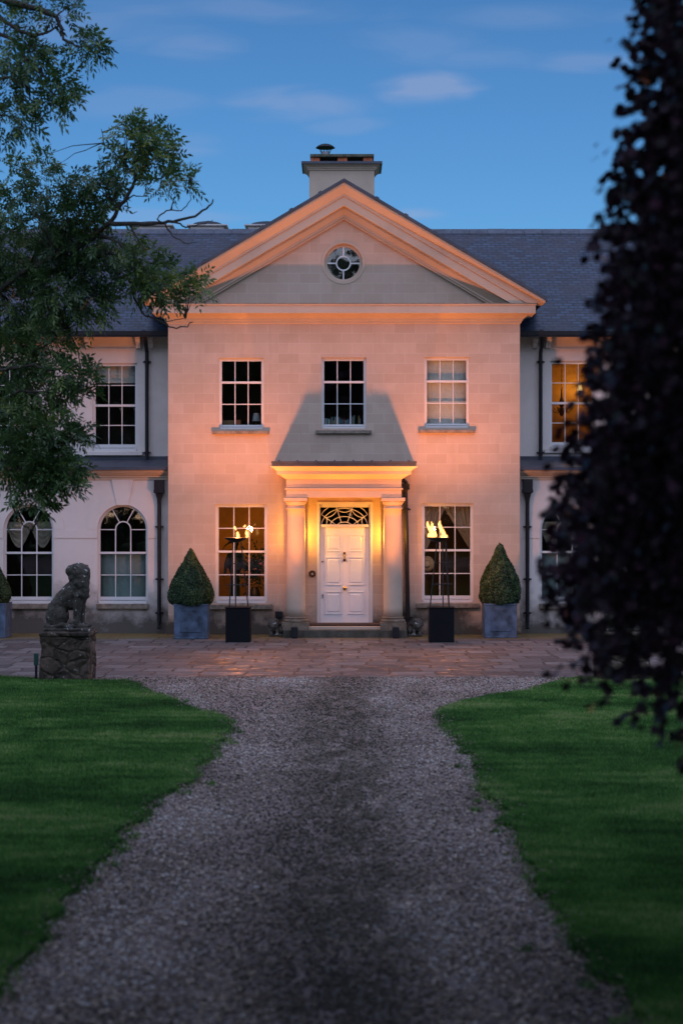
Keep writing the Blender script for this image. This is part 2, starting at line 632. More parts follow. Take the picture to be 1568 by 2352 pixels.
# ------------------------------------------------------------------ mesh builder
class MB:
    def __init__(s):
        s.v, s.f = [], []

    def add(s, vs, fs):
        o = len(s.v)
        s.v += [tuple(p) for p in vs]
        s.f += [tuple(i + o for i in f) for f in fs]
        return s

    def box(s, x0, x1, y0, y1, z0, z1):
        return s.add([(x, y, z) for z in (z0, z1) for y in (y0, y1) for x in (x0, x1)],
                     [(0, 2, 3, 1), (4, 5, 7, 6), (0, 1, 5, 4), (2, 6, 7, 3), (0, 4, 6, 2), (1, 3, 7, 5)])

    def quad(s, a, b, c, d):
        return s.add([a, b, c, d], [(0, 1, 2, 3)])

    def lathe(s, prof, cx, cy, n=24, ax=1, ay=1):
        vs, fs = [], []
        for r, z in prof:
            for i in range(n):
                a = 2 * math.pi * i / n
                vs.append((cx + r * ax * math.cos(a), cy + r * ay * math.sin(a), z))
        for k in range(len(prof) - 1):
            for i in range(n):
                j = (i + 1) % n
                fs.append((k * n + i, k * n + j, (k + 1) * n + j, (k + 1) * n + i))
        fs.append(tuple(range(n))[::-1])
        fs.append(tuple((len(prof) - 1) * n + i for i in range(n)))
        return s.add(vs, fs)

    def tube(s, pts, r, n=8):
        pts = [Vector(p) for p in pts]
        rs = r if isinstance(r, (list, tuple)) else [r] * len(pts)
        vs, fs = [], []
        up0 = Vector((.13, .21, .97)).normalized()
        for k, p in enumerate(pts):
            d = (pts[min(k + 1, len(pts) - 1)] - pts[max(k - 1, 0)])
            d = d.normalized() if d.length > 1e-9 else Vector((0, 0, 1))
            a = d.cross(up0)
            if a.length < .1:
                a = d.cross(Vector((1, 0, 0)))
            a.normalize()
            b = d.cross(a)
            for i in range(n):
                t = 2 * math.pi * i / n
                vs.append(p + (a * math.cos(t) + b * math.sin(t)) * rs[k])
        for k in range(len(pts) - 1):
            for i in range(n):
                j = (i + 1) % n
                fs.append((k * n + i, k * n + j, (k + 1) * n + j, (k + 1) * n + i))
        fs.append(tuple(range(n))[::-1])
        fs.append(tuple((len(pts) - 1) * n + i for i in range(n)))
        return s.add(vs, fs)

    def ribbon(s, pts, w, y0, y1):
        """flat bar in the XZ plane following pts [(x,z)...], closed section"""
        n = len(pts)
        vs, fs = [], []
        for k, (x, z) in enumerate(pts):
            a, b = pts[max(k - 1, 0)], pts[min(k + 1, n - 1)]
            dx, dz = b[0] - a[0], b[1] - a[1]
            L = math.hypot(dx, dz) or 1
            nx, nz = -dz / L * w / 2, dx / L * w / 2
            vs += [(x + nx, y0, z + nz), (x - nx, y0, z - nz), (x - nx, y1, z - nz), (x + nx, y1, z + nz)]
        for k in range(n - 1):
            for i in range(4):
                j = (i + 1) % 4
                fs.append((k * 4 + i, k * 4 + j, (k + 1) * 4 + j, (k + 1) * 4 + i))
        fs += [(3, 2, 1, 0), tuple((n - 1) * 4 + i for i in range(4))]
        return s.add(vs, fs)

    def prism(s, poly, y0, y1):
        """polygon in XZ [(x,z)] extruded in y; y0 may be a list per vertex"""
        n = len(poly)
        ys = y0 if isinstance(y0, list) else [y0] * n
        vs = [(x, ys[i], z) for i, (x, z) in enumerate(poly)] + [(x, y1, z) for x, z in poly]
        fs = [tuple(range(n)), tuple(range(2 * n - 1, n - 1, -1))]
        fs += [(i, i + n, (i + 1) % n + n, (i + 1) % n) for i in range(n)]
        return s.add(vs, fs)

    def sweep3(s, x0, x1, yf, yb, prof):
        """moulding profile [(projection, z)] carried round the left return, front and right return"""
        vs, fs = [], []
        for p, z in prof:
            vs += [(x0 - p, yb, z), (x0 - p, yf - p, z), (x1 + p, yf - p, z), (x1 + p, yb, z)]
        for k in range(len(prof) - 1):
            for i in range(3):
                fs.append((k * 4 + i, k * 4 + i + 1, (k + 1) * 4 + i + 1, (k + 1) * 4 + i))
        m = (len(prof) - 1) * 4
        fs += [(0, 3, 2, 1), (m, m + 1, m + 2, m + 3)]
        return s.add(vs, fs)

    def build(s, name, mat, parent=None, smooth=False, bevel=0, origin=None):
        me = bpy.data.meshes.new(name)
        vs = s.v
        if origin is not None:
            vs = [(a - origin[0], b - origin[1], c - origin[2]) for a, b, c in vs]
        me.from_pydata(vs, [], s.f)
        me.validate()
        bm = bmesh.new()
        bm.from_mesh(me)
        bmesh.ops.recalc_face_normals(bm, faces=bm.faces)
        if bevel:
            bmesh.ops.remove_doubles(bm, verts=bm.verts, dist=1e-5)
            es = [e for e in bm.edges if len(e.link_faces) == 2 and e.calc_face_angle(0) > .6]
            bmesh.ops.bevel(bm, geom=es, offset=bevel, segments=1, affect='EDGES', clamp_overlap=True)
        bm.to_mesh(me)
        bm.free()
        if smooth:
            for p in me.polygons:
                p.use_smooth = True
        me.materials.append(M[mat] if isinstance(mat, str) else mat)
        o = bpy.data.objects.new(name, me)
        COL.objects.link(o)
        if origin is not None:
            o.location = origin
        if parent:
            o.parent = parent
        return o


def tag(o, label=None, cat=None, group=None, kind=None):
    if label:
        o['label'] = label
    if cat:
        o['category'] = cat
    if group:
        o['group'] = group
    if kind:
        o['kind'] = kind
    return o


def empty(name, loc=(0, 0, 0), rz=0):
    o = bpy.data.objects.new(name, None)
    o.empty_display_size = .2
    COL.objects.link(o)
    o.location = loc
    o.rotation_euler = (0, 0, rz)
    return o


def copy_tree(o, parent=None):
    c = o.copy()
    COL.objects.link(c)
    c.parent = parent
    for ch in list(o.children):
        copy_tree(ch, c)
    return c


def np_mesh(name, V, F, mat, parent=None, tone=None, smooth=False, origin=(0, 0, 0)):
    """fast mesh from arrays: V (n,3), F (m,k) with constant k"""
    me = bpy.data.meshes.new(name)
    V = np.asarray(V, dtype=np.float32) - np.array(origin, dtype=np.float32)
    F = np.asarray(F, dtype=np.int32)
    n, m, k = len(V), len(F), F.shape[1]
    me.vertices.add(n)
    me.vertices.foreach_set('co', V.ravel())
    me.loops.add(m * k)
    me.loops.foreach_set('vertex_index', F.ravel())
    me.polygons.add(m)
    me.polygons.foreach_set('loop_start', np.arange(0, m * k, k, dtype=np.int32))
    me.update(calc_edges=True)
    if smooth:
        me.polygons.foreach_set('use_smooth', np.ones(m, dtype=bool))
    if tone is not None:
        a = me.attributes.new('tone', 'FLOAT', 'FACE')
        a.data.foreach_set('value', np.asarray(tone, dtype=np.float32))
    me.materials.append(M[mat] if isinstance(mat, str) else mat)
    o = bpy.data.objects.new(name, me)
    COL.objects.link(o)
    o.location = origin
    if parent:
        o.parent = parent
    return o


# ================================================================== GROUND
def lawn_strip(pts):
    return [(X(u, GY(v)), GY(v)) for u, v in pts]


g = MB()
g.quad((-400, -300, -.03), (400, -300, -.03), (400, 600, -.03), (-400, 600, -.03))
tag(g.build('ground', 'grass'), kind='structure')

YT = GY(1555)        # front edge of the terrace
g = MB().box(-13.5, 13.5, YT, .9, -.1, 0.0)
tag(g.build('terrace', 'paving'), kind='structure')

LE = lawn_strip([(535, 1662), (520, 1690), (500, 1712), (470, 1748), (448, 1775), (430, 1805), (385, 1828), (345, 1850),
                 (318, 1885), (285, 1912), (255, 1945), (225, 1990), (190, 2040), (140, 2100), (80, 2178), (20, 2245),
                 (-60, 2330), (-190, 2450), (-360, 2640), (-600, 3000), (-1400, 4300)])
LT = lawn_strip([(-1100, 1556), (-300, 1557), (0, 1557), (60, 1560), (110, 1566), (215, 1567), (290, 1566), (318, 1580), (350, 1596),
                 (400, 1611), (425, 1625), (455, 1638), (500, 1645)])
RT = lawn_strip([(2600, 1556), (1700, 1557), (1500, 1559), (1330, 1560), (1290, 1566), (1240, 1580), (1215, 1590), (1140, 1598), (1075, 1612),
                 (1040, 1622), (1008, 1636)])
RE = lawn_strip([(1003, 1645), (1018, 1664), (1030, 1680), (1050, 1694), (1062, 1712), (1078, 1738), (1092, 1765), (1110, 1800),
                 (1122, 1835), (1150, 1862), (1162, 1890), (1195, 1925), (1190, 1950), (1215, 1985), (1228, 2030),
                 (1262, 2075), (1290, 2120), (1330, 2180), (1400, 2270), (1470, 2350), (1620, 2520), (1900, 3000), (2600, 4300)])


def rough_line(pts, amp=.055, step=.12):
    out = []
    for a, b in zip(pts[:-1], pts[1:]):
        L = math.dist(a, b)
        n = max(1, int(L / step))
        for i in range(n):
            t = i / n
            x, y = a[0] + (b[0] - a[0]) * t, a[1] + (b[1] - a[1]) * t
            k = mnoise.noise(Vector((x * 3, y * 3, 1.7))) * amp * 2 + mnoise.noise(Vector((x * 11, y * 11, 4))) * amp
            out.append((x + k, y + k * .6))
    out.append(pts[-1])
    return out


lawn_polys = []
for nm, pts, side in (('left', LT + LE, -1), ('right', RT + RE, 1)):
    line = rough_line(pts)
    far = (line[0][0], line[-1][1])
    poly = line + [(side * 60, line[-1][1]), (side * 60, line[0][1])]
    lawn_polys.append(poly)
    bm = bmesh.new()
    vs = [bm.verts.new((x, y, .035)) for x, y in poly]
    f = bm.faces.new(vs)
    r = bmesh.ops.extrude_face_region(bm, geom=[f])
    for e in r['geom']:
        if isinstance(e, bmesh.types.BMVert):
            e.co.z = -.06
    bmesh.ops.recalc_face_normals(bm, faces=bm.faces)
    bmesh.ops.triangulate(bm, faces=[f for f in bm.faces if len(f.verts) > 4])
    me = bpy.data.meshes.new('lawn')
    bm.to_mesh(me)
    bm.free()
    me.materials.append(M['grass'])
    o = bpy.data.objects.new('lawn', me)
    COL.objects.link(o)
    tag(o, kind='structure')

g = MB()
g.quad((-30, -60, -.004), (30, -60, -.004), (30, YT, -.004), (-30, YT, -.004))
tag(g.build('driveway', 'gravel'), kind='structure')


def in_poly(px, py, poly):
    order = np.argsort(py)
    sx, sy = px[order], py[order]
    ins = np.zeros(len(px), bool)
    n = len(poly)
    for i in range(n):
        (xi, yi), (xj, yj) = poly[i], poly[i - 1]
        lo, hi = (yi, yj) if yi < yj else (yj, yi)
        a, b = np.searchsorted(sy, lo, 'left'), np.searchsorted(sy, hi, 'left')
        if b > a:
            ins[a:b] ^= sx[a:b] < (xj - xi) * (sy[a:b] - yi) / (yj - yi) + xi
    out = np.zeros(len(px), bool)
    out[order] = ins
    return out


def scatter_frustum(n, d0, d1, pw=1.0, margin=1.06):
    """random ground points in the wedge the camera looks over (density ~ d^-pw per area)"""
    t = rng.random(n)
    k = 2 - pw
    d = (d0 ** k + t * (d1 ** k - d0 ** k)) ** (1 / k)
    x = (rng.random(n) * 2 - 1) * d * 784 / FU * margin
    return x, d - DIST


def mossy(m, amount=.82):
    nt = m.node_tree
    t = NT(nt)
    bs = [n for n in nt.nodes if n.type == 'BSDF_PRINCIPLED'][0]
    src = bs.inputs['Base Color'].links[0].from_socket
    v = t.co()
    sp = t.n('ShaderNodeSeparateXYZ')
    t.l(v, sp.inputs[0])
    ax = t.math('ABSOLUTE', t.math('SUBTRACT', sp.outputs[0], .02))
    k = t.n('ShaderNodeMapRange', interpolation_type='SMOOTHSTEP')
    t.l(ax, k.inputs['Value'])
    k.inputs['From Min'].default_value = .15
    k.inputs['From Max'].default_value = .75
    k.inputs['To Min'].default_value = 1
    k.inputs['To Max'].default_value = .3
    n1 = t.noise(t.co((1.6, .8, 1)), 1.9, 7, .75, .6)
    f = t.math('MULTIPLY', t.ramp(n1, [(.36, (0, 0, 0)), (.56, (1, 1, 1))]), t.math('MULTIPLY', k.outputs[0], amount))
    c = t.mix(f, src, (.05, .042, .022))
    t.l(c, bs.inputs['Base Color'])


# loose stones of the drive
STONE = attr_mat('gravel_stone', 'tone', [(0, (.02, .017, .015)), (.35, (.16, .118, .09)), (.7, (.42, .325, .25)),
                                          (.93, (.72, .62, .5)), (1, (.66, .65, .62))], .7, .4)
mossy(STONE)
mossy(M['gravel'])
x, y = scatter_frustum(170000, 8.2, DIST + YT, 1.25, 1.1)
keep = ~in_poly(x, y, lawn_polys[0]) & ~in_poly(x, y, lawn_polys[1])
x, y = x[keep], y[keep]
n = len(x)
octv = np.array([(1, 0, 0), (-.9, .2, 0), (0, 1, 0), (.1, -1, .1), (0, 0, .75), (0, 0, -.6)], float)
octf = np.array([(0, 2, 4), (2, 1, 4), (1, 3, 4), (3, 0, 4), (2, 0, 5), (1, 2, 5), (3, 1, 5), (0, 3, 5)])
sz = (.0075 + .015 * rng.random(n) ** 3)
ang = rng.random(n) * 6.283
jit = 1 + .35 * (rng.random((n, 6, 3)) - .5)
V = octv[None] * jit * sz[:, None, None] * np.array([1, .75, .7])
ca_, sa_ = np.cos(ang)[:, None], np.sin(ang)[:, None]
V = np.stack([V[..., 0] * ca_ - V[..., 1] * sa_, V[..., 0] * sa_ + V[..., 1] * ca_, V[..., 2]], -1)
V += np.stack([x, y, sz * .25], -1)[:, None]
F = octf[None] + (np.arange(n) * 6)[:, None, None]
patch = np.array([mnoise.noise(Vector((a * 1.1, b * .45, 3.))) for a, b in zip(x, y)])
centre = np.exp(-((x - .05) / .55) ** 2) * .22
tone = np.clip(rng.random(n) ** 1.1 + patch * .5 - centre + .05, 0, 1)
o = np_mesh('gravel', V.reshape(-1, 3), F.reshape(-1, 3), STONE, tone=np.repeat(tone, 8))
tag(o, 'loose brown grey gravel covering the drive', 'gravel', kind='stuff')

# stray stones kicked on to the turf and tufts in the gravel
sx_, sy_ = [], []
tx_, ty_ = [], []
for line in (rough_line(LT + LE)[8:], rough_line(RT + RE)[8:]):
    for (ax_, ay_) in line:
        if ay_ < -DIST + 8:
            continue
        for _ in range(5):
            sx_.append(ax_ + rng.normal(0, .09))
            sy_.append(ay_ + rng.normal(0, .09))
        if rng.random() < .3:
            cx_, cy_ = ax_ + rng.normal(0, .12), ay_ + rng.normal(0, .12)
            for _ in range(30):
                tx_.append(cx_ + rng.normal(0, .03))
                ty_.append(cy_ + rng.normal(0, .03))
sx_, sy_ = np.array(sx_), np.array(sy_)
n = len(sx_)
V = octv[None] * (1 + .35 * (rng.random((n, 6, 3)) - .5)) * (.009 + .008 * rng.random(n))[:, None, None] + np.stack([sx_, sy_, np.full(n, .042)], -1)[:, None]
V[..., 2] = .046 + (V[..., 2] - .042) * .7
F = octf[None] + (np.arange(n) * 6)[:, None, None]
o = np_mesh('gravel', V.reshape(-1, 3), F.reshape(-1, 3), STONE, tone=np.repeat(rng.random(n) * .7, 8))
tag(o, 'stray gravel stones scattered along the lawn edges', 'gravel', kind='stuff')

# grass blades
BLADE = attr_mat('grass_blade', 'tone', [(0, (.024, .075, .014)), (.35, (.055, .175, .028)), (.7, (.13, .29, .06)), (1, (.32, .38, .14))], .6, .25, .3)
x, y = scatter_frustum(620000, 8.5, DIST + YT + .3, 1.35, 1.12)
keep = in_poly(x, y, lawn_polys[0]) | in_poly(x, y, lawn_polys[1])
x, y = x[keep], y[keep]
# a ragged fringe of longer blades along the gravel edge
ex, ey = [], []
for line in (rough_line(LT + LE)[8:], rough_line(RT + RE)[8:]):
    for (ax_, ay_) in line:
        if ay_ < -DIST + 8:
            continue
        k = 26
        ex += list(ax_ + rng.normal(0, .045, k))
        ey += list(ay_ + rng.normal(0, .045, k))
ex, ey = np.array(ex + tx_), np.array(ey + ty_)
ne = len(ex)
x = np.concatenate([x, ex])
y = np.concatenate([y, ey])
n = len(x)
hgt = .02 + .022 * rng.random(n)
hgt[-ne:] += .03 * rng.random(ne)
wd = .0025 + .002 * rng.random(n) + (y + DIST) * .00012
a = rng.random(n) * 6.283
lx, ly = np.cos(a) * .014, np.sin(a) * .014
bx, by = -np.sin(a) * wd, np.cos(a) * wd
z0 = np.full(n, .03)
z0[-ne:] = .004
V = np.stack([np.stack([x - bx, y - by, z0], -1), np.stack([x + bx, y + by, z0], -1),
              np.stack([x + lx, y + ly, z0 + hgt], -1)], 1)
F = np.arange(n * 3).reshape(-1, 3)
gn = np.array([mnoise.noise(Vector((p * .5, q * .9, 0))) + .6 * mnoise.noise(Vector((p * 2.3, q * 4.5, 5))) + .35 * mnoise.noise(Vector((p * 9, q * 14, 2))) for p, q in zip(x, y)])
tone = np.clip(.45 + gn * .6 + (rng.random(n) - .5) * .5, 0, 1)
o = np_mesh('grass', V.reshape(-1, 3), F, BLADE, tone=tone)
tag(o, 'short mown green grass on both lawns', 'grass', kind='stuff')

# ================================================================== HOUSE
HX = .052                       # centre line of the front
house = empty('country_house', (HX, 0, 0))
tag(house, 'symmetrical cream stone country house with a pedimented centre, columned porch and slate roof', 'house')


def hb(mb, name, mat, parent=None, **k):
    """part of the house: geometry is given in world coordinates"""
    o = mb.build(name, mat, None, **k)
    par = parent or house
    o.parent = par
    o.matrix_parent_inverse = Matrix.Translation(-WL(par))
    return o


def WL(o):
    """world location of a chain of unrotated parts"""
    v = Vector(o.location)
    if o.parent is not None:
        v = o.matrix_parent_inverse @ v
        v = v + WL(o.parent)
    return v


def grid_wall(mb, x0, x1, z0, z1, y, holes, reveal=.13):
    """front skin with openings (xa, xb, za, zb, arched) and their reveals"""
    xs = sorted({x0, x1, *[h[0] for h in holes], *[h[1] for h in holes]})
    zs = sorted({z0, z1, *[h[2] for h in holes], *[h[3] for h in holes]})
    for i in range(len(xs) - 1):
        for k in range(len(zs) - 1):
            cx, cz = (xs[i] + xs[i + 1]) / 2, (zs[k] + zs[k + 1]) / 2
            if any(h[0] < cx < h[1] and h[2] < cz < h[3] for h in holes):
                continue
            mb.quad((xs[i], y, zs[k]), (xs[i + 1], y, zs[k]), (xs[i + 1], y, zs[k + 1]), (xs[i], y, zs[k + 1]))
    for xa, xb, za, zb, arch in holes:
        yb = y + reveal
        if not arch:
            ring = [(xa, za), (xb, za), (xb, zb), (xa, zb)]
        else:
            r = (xb - xa) / 2
            cx, sz_ = (xa + xb) / 2, zb - r
            N = 24
            arc = [(cx + r * math.cos(math.pi * t / N), sz_ + r * math.sin(math.pi * t / N)) for t in range(N + 1)]
            ring = [(xa, za), (xb, za)] + arc
            for t in range(N):
                (ax, az), (bx_, bz) = arc[t], arc[t + 1]
                mb.quad((ax, y, az), (ax, y, zb), (bx_, y, zb), (bx_, y, bz))
        for (ax, az), (bx_, bz) in zip(ring, ring[1:] + ring[:1]):
            if math.dist((ax, az), (bx_, bz)) > 1e-5:
                mb.quad((ax, y, az), (bx_, y, bz), (bx_, yb, bz), (ax, yb, az))


# ---- window positions: (u0,u1,v0,v1)
BX0, BX1 = X(386.5), X(1193)
ZC = Z(742)                      # underside of the great cornice
upw = [(503, 606, 822, 985), (738, 841, 821, 984), (974, 1077, 820, 982)]
loww = [(494.5, 614, 1158, 1385.5), (968, 1087, 1156, 1383.5)]
holes = [(X(a), X(b), Z(d), Z(c), False) for a, b, c, d in upw + loww]
DOOR_HOLE = (X(733), X(850.5), .2, Z(1158), False)
mb = MB()
grid_wall(mb, BX0, BX1, -.05, ZC + .02, 0, holes + [DOOR_HOLE], .14)
mb.quad((BX0, 0, -.05), (BX0, 3, -.05), (BX0, 3, ZC), (BX0, 0, ZC))
mb.quad((BX1, 0, -.05), (BX1, 3, -.05), (BX1, 3, ZC), (BX1, 0, ZC))
hb(mb, 'front_wall', 'ashlar')
# plinth course
for a, b in ((BX0 - .03, X(653)), (X(928), BX1 + .03)):
    hb(MB().box(a, b, -.035, .03, -.05, Z(1427)), 'plinth_course', 'ashlar')

# wings
YL, YU = .35, 1.3
ZLC = Z(1102, YL)
mbl = MB()
arch_c = [282, 66, 1297, 1513]
lowh = []
for c in arch_c:
    r = 57.5
    lowh.append((X(c - r, YL), X(c + r, YL), Z(1386, YL), Z(1159, YL), True))
hl = [h for h in lowh if h[0] < 0]
hr = [h for h in lowh if h[0] > 0]
grid_wall(mbl, -14, BX0, -.05, ZLC, YL, hl, .14)
hb(mbl, 'wing_wall', 'stucco')
mbl = MB()
grid_wall(mbl, BX1, 14, -.05, ZLC, YL, hr, .14)
hb(mbl, 'wing_wall', 'stucco')
upc = [264.5, 6, 1313, 1571]
uph = [(X(c - 51.5, YU), X(c + 51.5, YU), Z(1036 if c < 784 else 1031, YU), Z(834 if c < 784 else 829, YU), False) for c in upc]
ZG = Z(774, YU)
mbu = MB()
grid_wall(mbu, -14, BX0, Z(1062, YU) - .15, ZG + .3, YU, [h for h in uph if h[0] < 0], .12)
hb(mbu, 'wing_wall', 'stucco_up')
mbu = MB()
grid_wall(mbu, BX1, 14, Z(1062, YU) - .15, ZG + .3, YU, [h for h in uph if h[0] > 0], .12)
hb(mbu, 'wing_wall', 'stucco_up')
# outer shell behind: sides and back
mb = MB()
mb.quad((-14, YL, 0), (-14, 9.2, 0), (-14, 9.2, ZG + .3), (-14, YL, ZG + .3))
mb.quad((14, YL, 0), (14, 9.2, 0), (14, 9.2, ZG + .3), (14, YL, ZG + .3))
mb.quad((-14, 9.2, 0), (14, 9.2, 0), (14, 9.2, ZG + .3), (-14, 9.2, ZG + .3))
hb(mb, 'rear_wall', 'stucco_up')
# wing plinths, string lines, arch bands and keystones
hb(MB().box(-14, BX0 - .031, YL - .03, YL + .02, -.05, Z(1429, YL)), 'plinth_course', 'stucco')
hb(MB().box(BX1 + .031, 14, YL - .03, YL + .02, -.05, Z(1429, YL)), 'plinth_course', 'stucco')
for c in arch_c:
    mb = MB()
    cx = X(c, YL)
    r0 = 57.5 / S(YL) + .002
    r1 = 82 / S(YL)
    zs_ = Z(1159 + 57.5, YL)
    N = 28
    for t in range(N):
        a0, a1 = math.pi * t / N, math.pi * (t + 1) / N
        q = [(cx + r0 * math.cos(a0), zs_ + r0 * math.sin(a0)), (cx + r1 * math.cos(a0), zs_ + r1 * math.sin(a0)),
             (cx + r1 * math.cos(a1), zs_ + r1 * math.sin(a1)), (cx + r0 * math.cos(a1), zs_ + r0 * math.sin(a1))]
        mb.prism(q, YL - .014, YL + .01)
    hb(mb, 'arch_band', 'stucco_up')
for sgn, xa, xb in ((-1, -14, BX0 - .002), (1, BX1 + .002, 14)):
    xs = sorted([xa, xb] + [X(c + e, YL) for c in arch_c if (c - 784) * sgn > 0 for e in (-57.8, 57.8)])
    for k in range(0, len(xs), 2):
        hb(MB().box(xs[k], xs[k + 1], YL - .014, YL + .01, Z(1236, YL), Z(1217, YL)), 'string_course', 'stucco_up')
for c in arch_c:
    mb = MB()
    mb.prism([(X(c - 13, YL), Z(1160, YL)), (X(c + 13, YL), Z(1160, YL)), (X(c + 25, YL), ZLC), (X(c - 25, YL), ZLC)], YL - .035, YL + .01)
    hb(mb, 'keystone', 'stucco_up')
# lower wing cornice, gutter edge and lead roof
for xa, xb in ((-14, BX0 - .003), (BX1 + .003, 14)):
    mb = MB()
    z0, z1 = ZLC, Z(1080, YL - .2)
    pr = [(0, z0 - .01), (.03, z0), (.03, z0 + .05), (.06, z0 + .055), (.06, z0 + .085), (.1, z0 + .1), (.17, z0 + .15), (.2, z0 + .16),
          (.2, z1), (.0, z1)]
    vs, fs = [], []
    for p, z in pr:
        vs += [(xa, YL - p, z), (xb, YL - p, z)]
    fs = [(2 * i, 2 * i + 1, 2 * i + 3, 2 * i + 2) for i in range(len(pr) - 1)]
    mb.add(vs, fs)
    hb(mb, 'cornice', 'mould')
    mb = MB()
    zt = Z(1073, YL - .25)
    zw = Z(1054, YU)
    mb.box(xa, xb, YL - .27, YL + .1, z1 + .002, zt)
    mb.quad((xa, YL - .2, zt + .004), (xb, YL - .2, zt + .004), (xb, YU, zw), (xa, YU, zw))
    mb.box(xa, xb, YU - .015, YU + .01, zw - .05, zw + .06)
    hb(mb, 'lead_roof', 'lead')

# great cornice over the centre
mb = MB()
zb = ZC
zc0, zc1 = Z(719, -.3), Z(701, -.32)
mb.sweep3(BX0, BX1, 0, .6, [(.0, zb - .02), (.03, zb), (.03, zb + .035), (.06, zb + .05), (.07, zb + .09), (.13, zb + .13), (.18, zb + .17),
                            (.2, zc0 - .004), (.31, zc0), (.31, zc1), (.34, zc1 + .012), (.34, zc1 + .03)])
hb(mb, 'cornice', 'mould')
mb = MB()
mb.box(BX0 - .345, BX1 + .345, -.345, .02, zc1 + .031, zc1 + .045)
hb(mb, 'cornice_flashing', 'sill')
ZT0 = zc1 + .046               # tympanum springs here

# raking cornices
KS = .588
ZA = Z(411, -.5)
XC_ = (BX0 + BX1) / 2
HW = (BX1 - BX0) / 2


def rake(mb, o1, o2, p1, p2, end):
    z1a, z2a = ZA - o1, ZA - o2
    for sg in (-1, 1):
        xe = HW + end
        zt_e, zb_e = z1a - KS * xe, z2a - KS * xe
        pts = [(0, z1a, p1)]
        if zt_e < ZT0:
            pts.append(((z1a - ZT0) / KS, ZT0, p1))
        else:
            pts.append((xe, zt_e, p1))
        if zb_e >= ZT0:
            pts.append((xe, zb_e, p2))
        else:
            if zt_e > ZT0:
                pts.append((xe, ZT0, p2))
            pts.append(((z2a - ZT0) / KS, ZT0, p2))
        pts.append((0, z2a, p2))
        mb.prism([(XC_ + sg * a, b) for a, b, _ in pts], [-c for _, _, c in pts], .15)


sv = 1 / S(-.4)
mb = MB()
for a in [(7 * sv, 12 * sv, .5, .5, .5), (12.2 * sv, 31 * sv, .49, .36, .47), (31.2 * sv, 35 * sv, .355, .355, .34),
          (35.2 * sv, 57 * sv, .32, .32, .31), (57.2 * sv, 62 * sv, .2, .2, .2), (62.2 * sv, 74 * sv, .19, .09, .18),
          (74.2 * sv, 79 * sv, .085, .085, .08), (79.2 * sv, 84 * sv, .05, .05, .05)]:
    rake(mb, *a)
hb(mb, 'raking_cornice', 'mould')
# tympanum with round window
mb = MB()
RC = (X(788.5), Z(603))
RR = 43.5 / S(0)
ztop = ZA - 80 * sv
YTM = .03
xl = XC_ - (ztop - ZT0) / KS
xr = XC_ + (ztop - ZT0) / KS
b = RR * 1.15


def ty(x):
    return ztop - KS * abs(x - XC_)


mb.add([(xl, YTM, ZT0 - .02), (RC[0] - b, YTM, ZT0 - .02), (RC[0] - b, YTM, ty(RC[0] - b))], [(0, 1, 2)])
mb.add([(xr, YTM, ZT0 - .02), (RC[0] + b, YTM, ty(RC[0] + b)), (RC[0] + b, YTM, ZT0 - .02)], [(0, 1, 2)])
mb.quad((RC[0] - b, YTM, ZT0 - .02), (RC[0] + b, YTM, ZT0 - .02), (RC[0] + b, YTM, RC[1] - b), (RC[0] - b, YTM, RC[1] - b))
mb.add([(RC[0] - b, YTM, RC[1] + b), (RC[0] + b, YTM, RC[1] + b), (RC[0] + b, YTM, ty(RC[0] + b)), (XC_, YTM, ztop), (RC[0] - b, YTM, ty(RC[0] - b))],
       [(0, 1, 2, 3, 4)])
N = 40
for i in range(N):
    a0, a1 = 2 * math.pi * i / N, 2 * math.pi * (i + 1) / N
    def sq(a):
        c, s_ = math.cos(a), math.sin(a)
        k = b / max(abs(c), abs(s_))
        return (RC[0] + c * k, RC[1] + s_ * k)
    p0, p1 = (RC[0] + RR * math.cos(a0), RC[1] + RR * math.sin(a0)), (RC[0] + RR * math.cos(a1), RC[1] + RR * math.sin(a1))
    q0, q1 = sq(a0), sq(a1)
    mb.quad((p0[0], YTM, p0[1]), (q0[0], YTM, q0[1]), (q1[0], YTM, q1[1]), (p1[0], YTM, p1[1]))
    mb.quad((p0[0], YTM, p0[1]), (p1[0], YTM, p1[1]), (p1[0], YTM + .15, p1[1]), (p0[0], YTM + .15, p0[1]))
hb(mb, 'tympanum', 'ashlar')


def ringmesh(mb, c, r0, r1, y0, y1, N=40):
    for i in range(N):
        a0, a1 = 2 * math.pi * i / N, 2 * math.pi * (i + 1) / N
        q = [(c[0] + r * math.cos(a), c[1] + r * math.sin(a)) for r, a in ((r0, a0), (r1, a0), (r1, a1), (r0, a1))]
        mb.prism(q, y0, y1)


mb = MB()
ringmesh(mb, RC, 37.5 / S(0), RR + .01, .1, .17)
win = hb(mb, 'round_window', 'mould')
mb = MB()
ringmesh(mb, RC, 14.5 / S(0), 17.5 / S(0), .11, .15)
for dx_, dz_ in ((1, 0), (-1, 0), (0, 1), (0, -1)):
    mb.ribbon([(RC[0] + dx_ * 17 / S(0), RC[1] + dz_ * 17 / S(0)), (RC[0] + dx_ * 37 / S(0), RC[1] + dz_ * 37 / S(0))], .028, .112, .148)
hb(mb, 'glazing_bars', 'white', win)
mb = MB()
mb.prism([(RC[0] + 37 / S(0) * math.cos(2 * math.pi * i / 32), RC[1] + 37 / S(0) * math.sin(2 * math.pi * i / 32)) for i in range(32)], .13, .134)
hb(mb, 'pane', 'glass', win)
mb = MB()
ringmesh(mb, RC, RR + .012, RR + .05, .018, .05)
hb(mb, 'round_surround', 'mould', win)

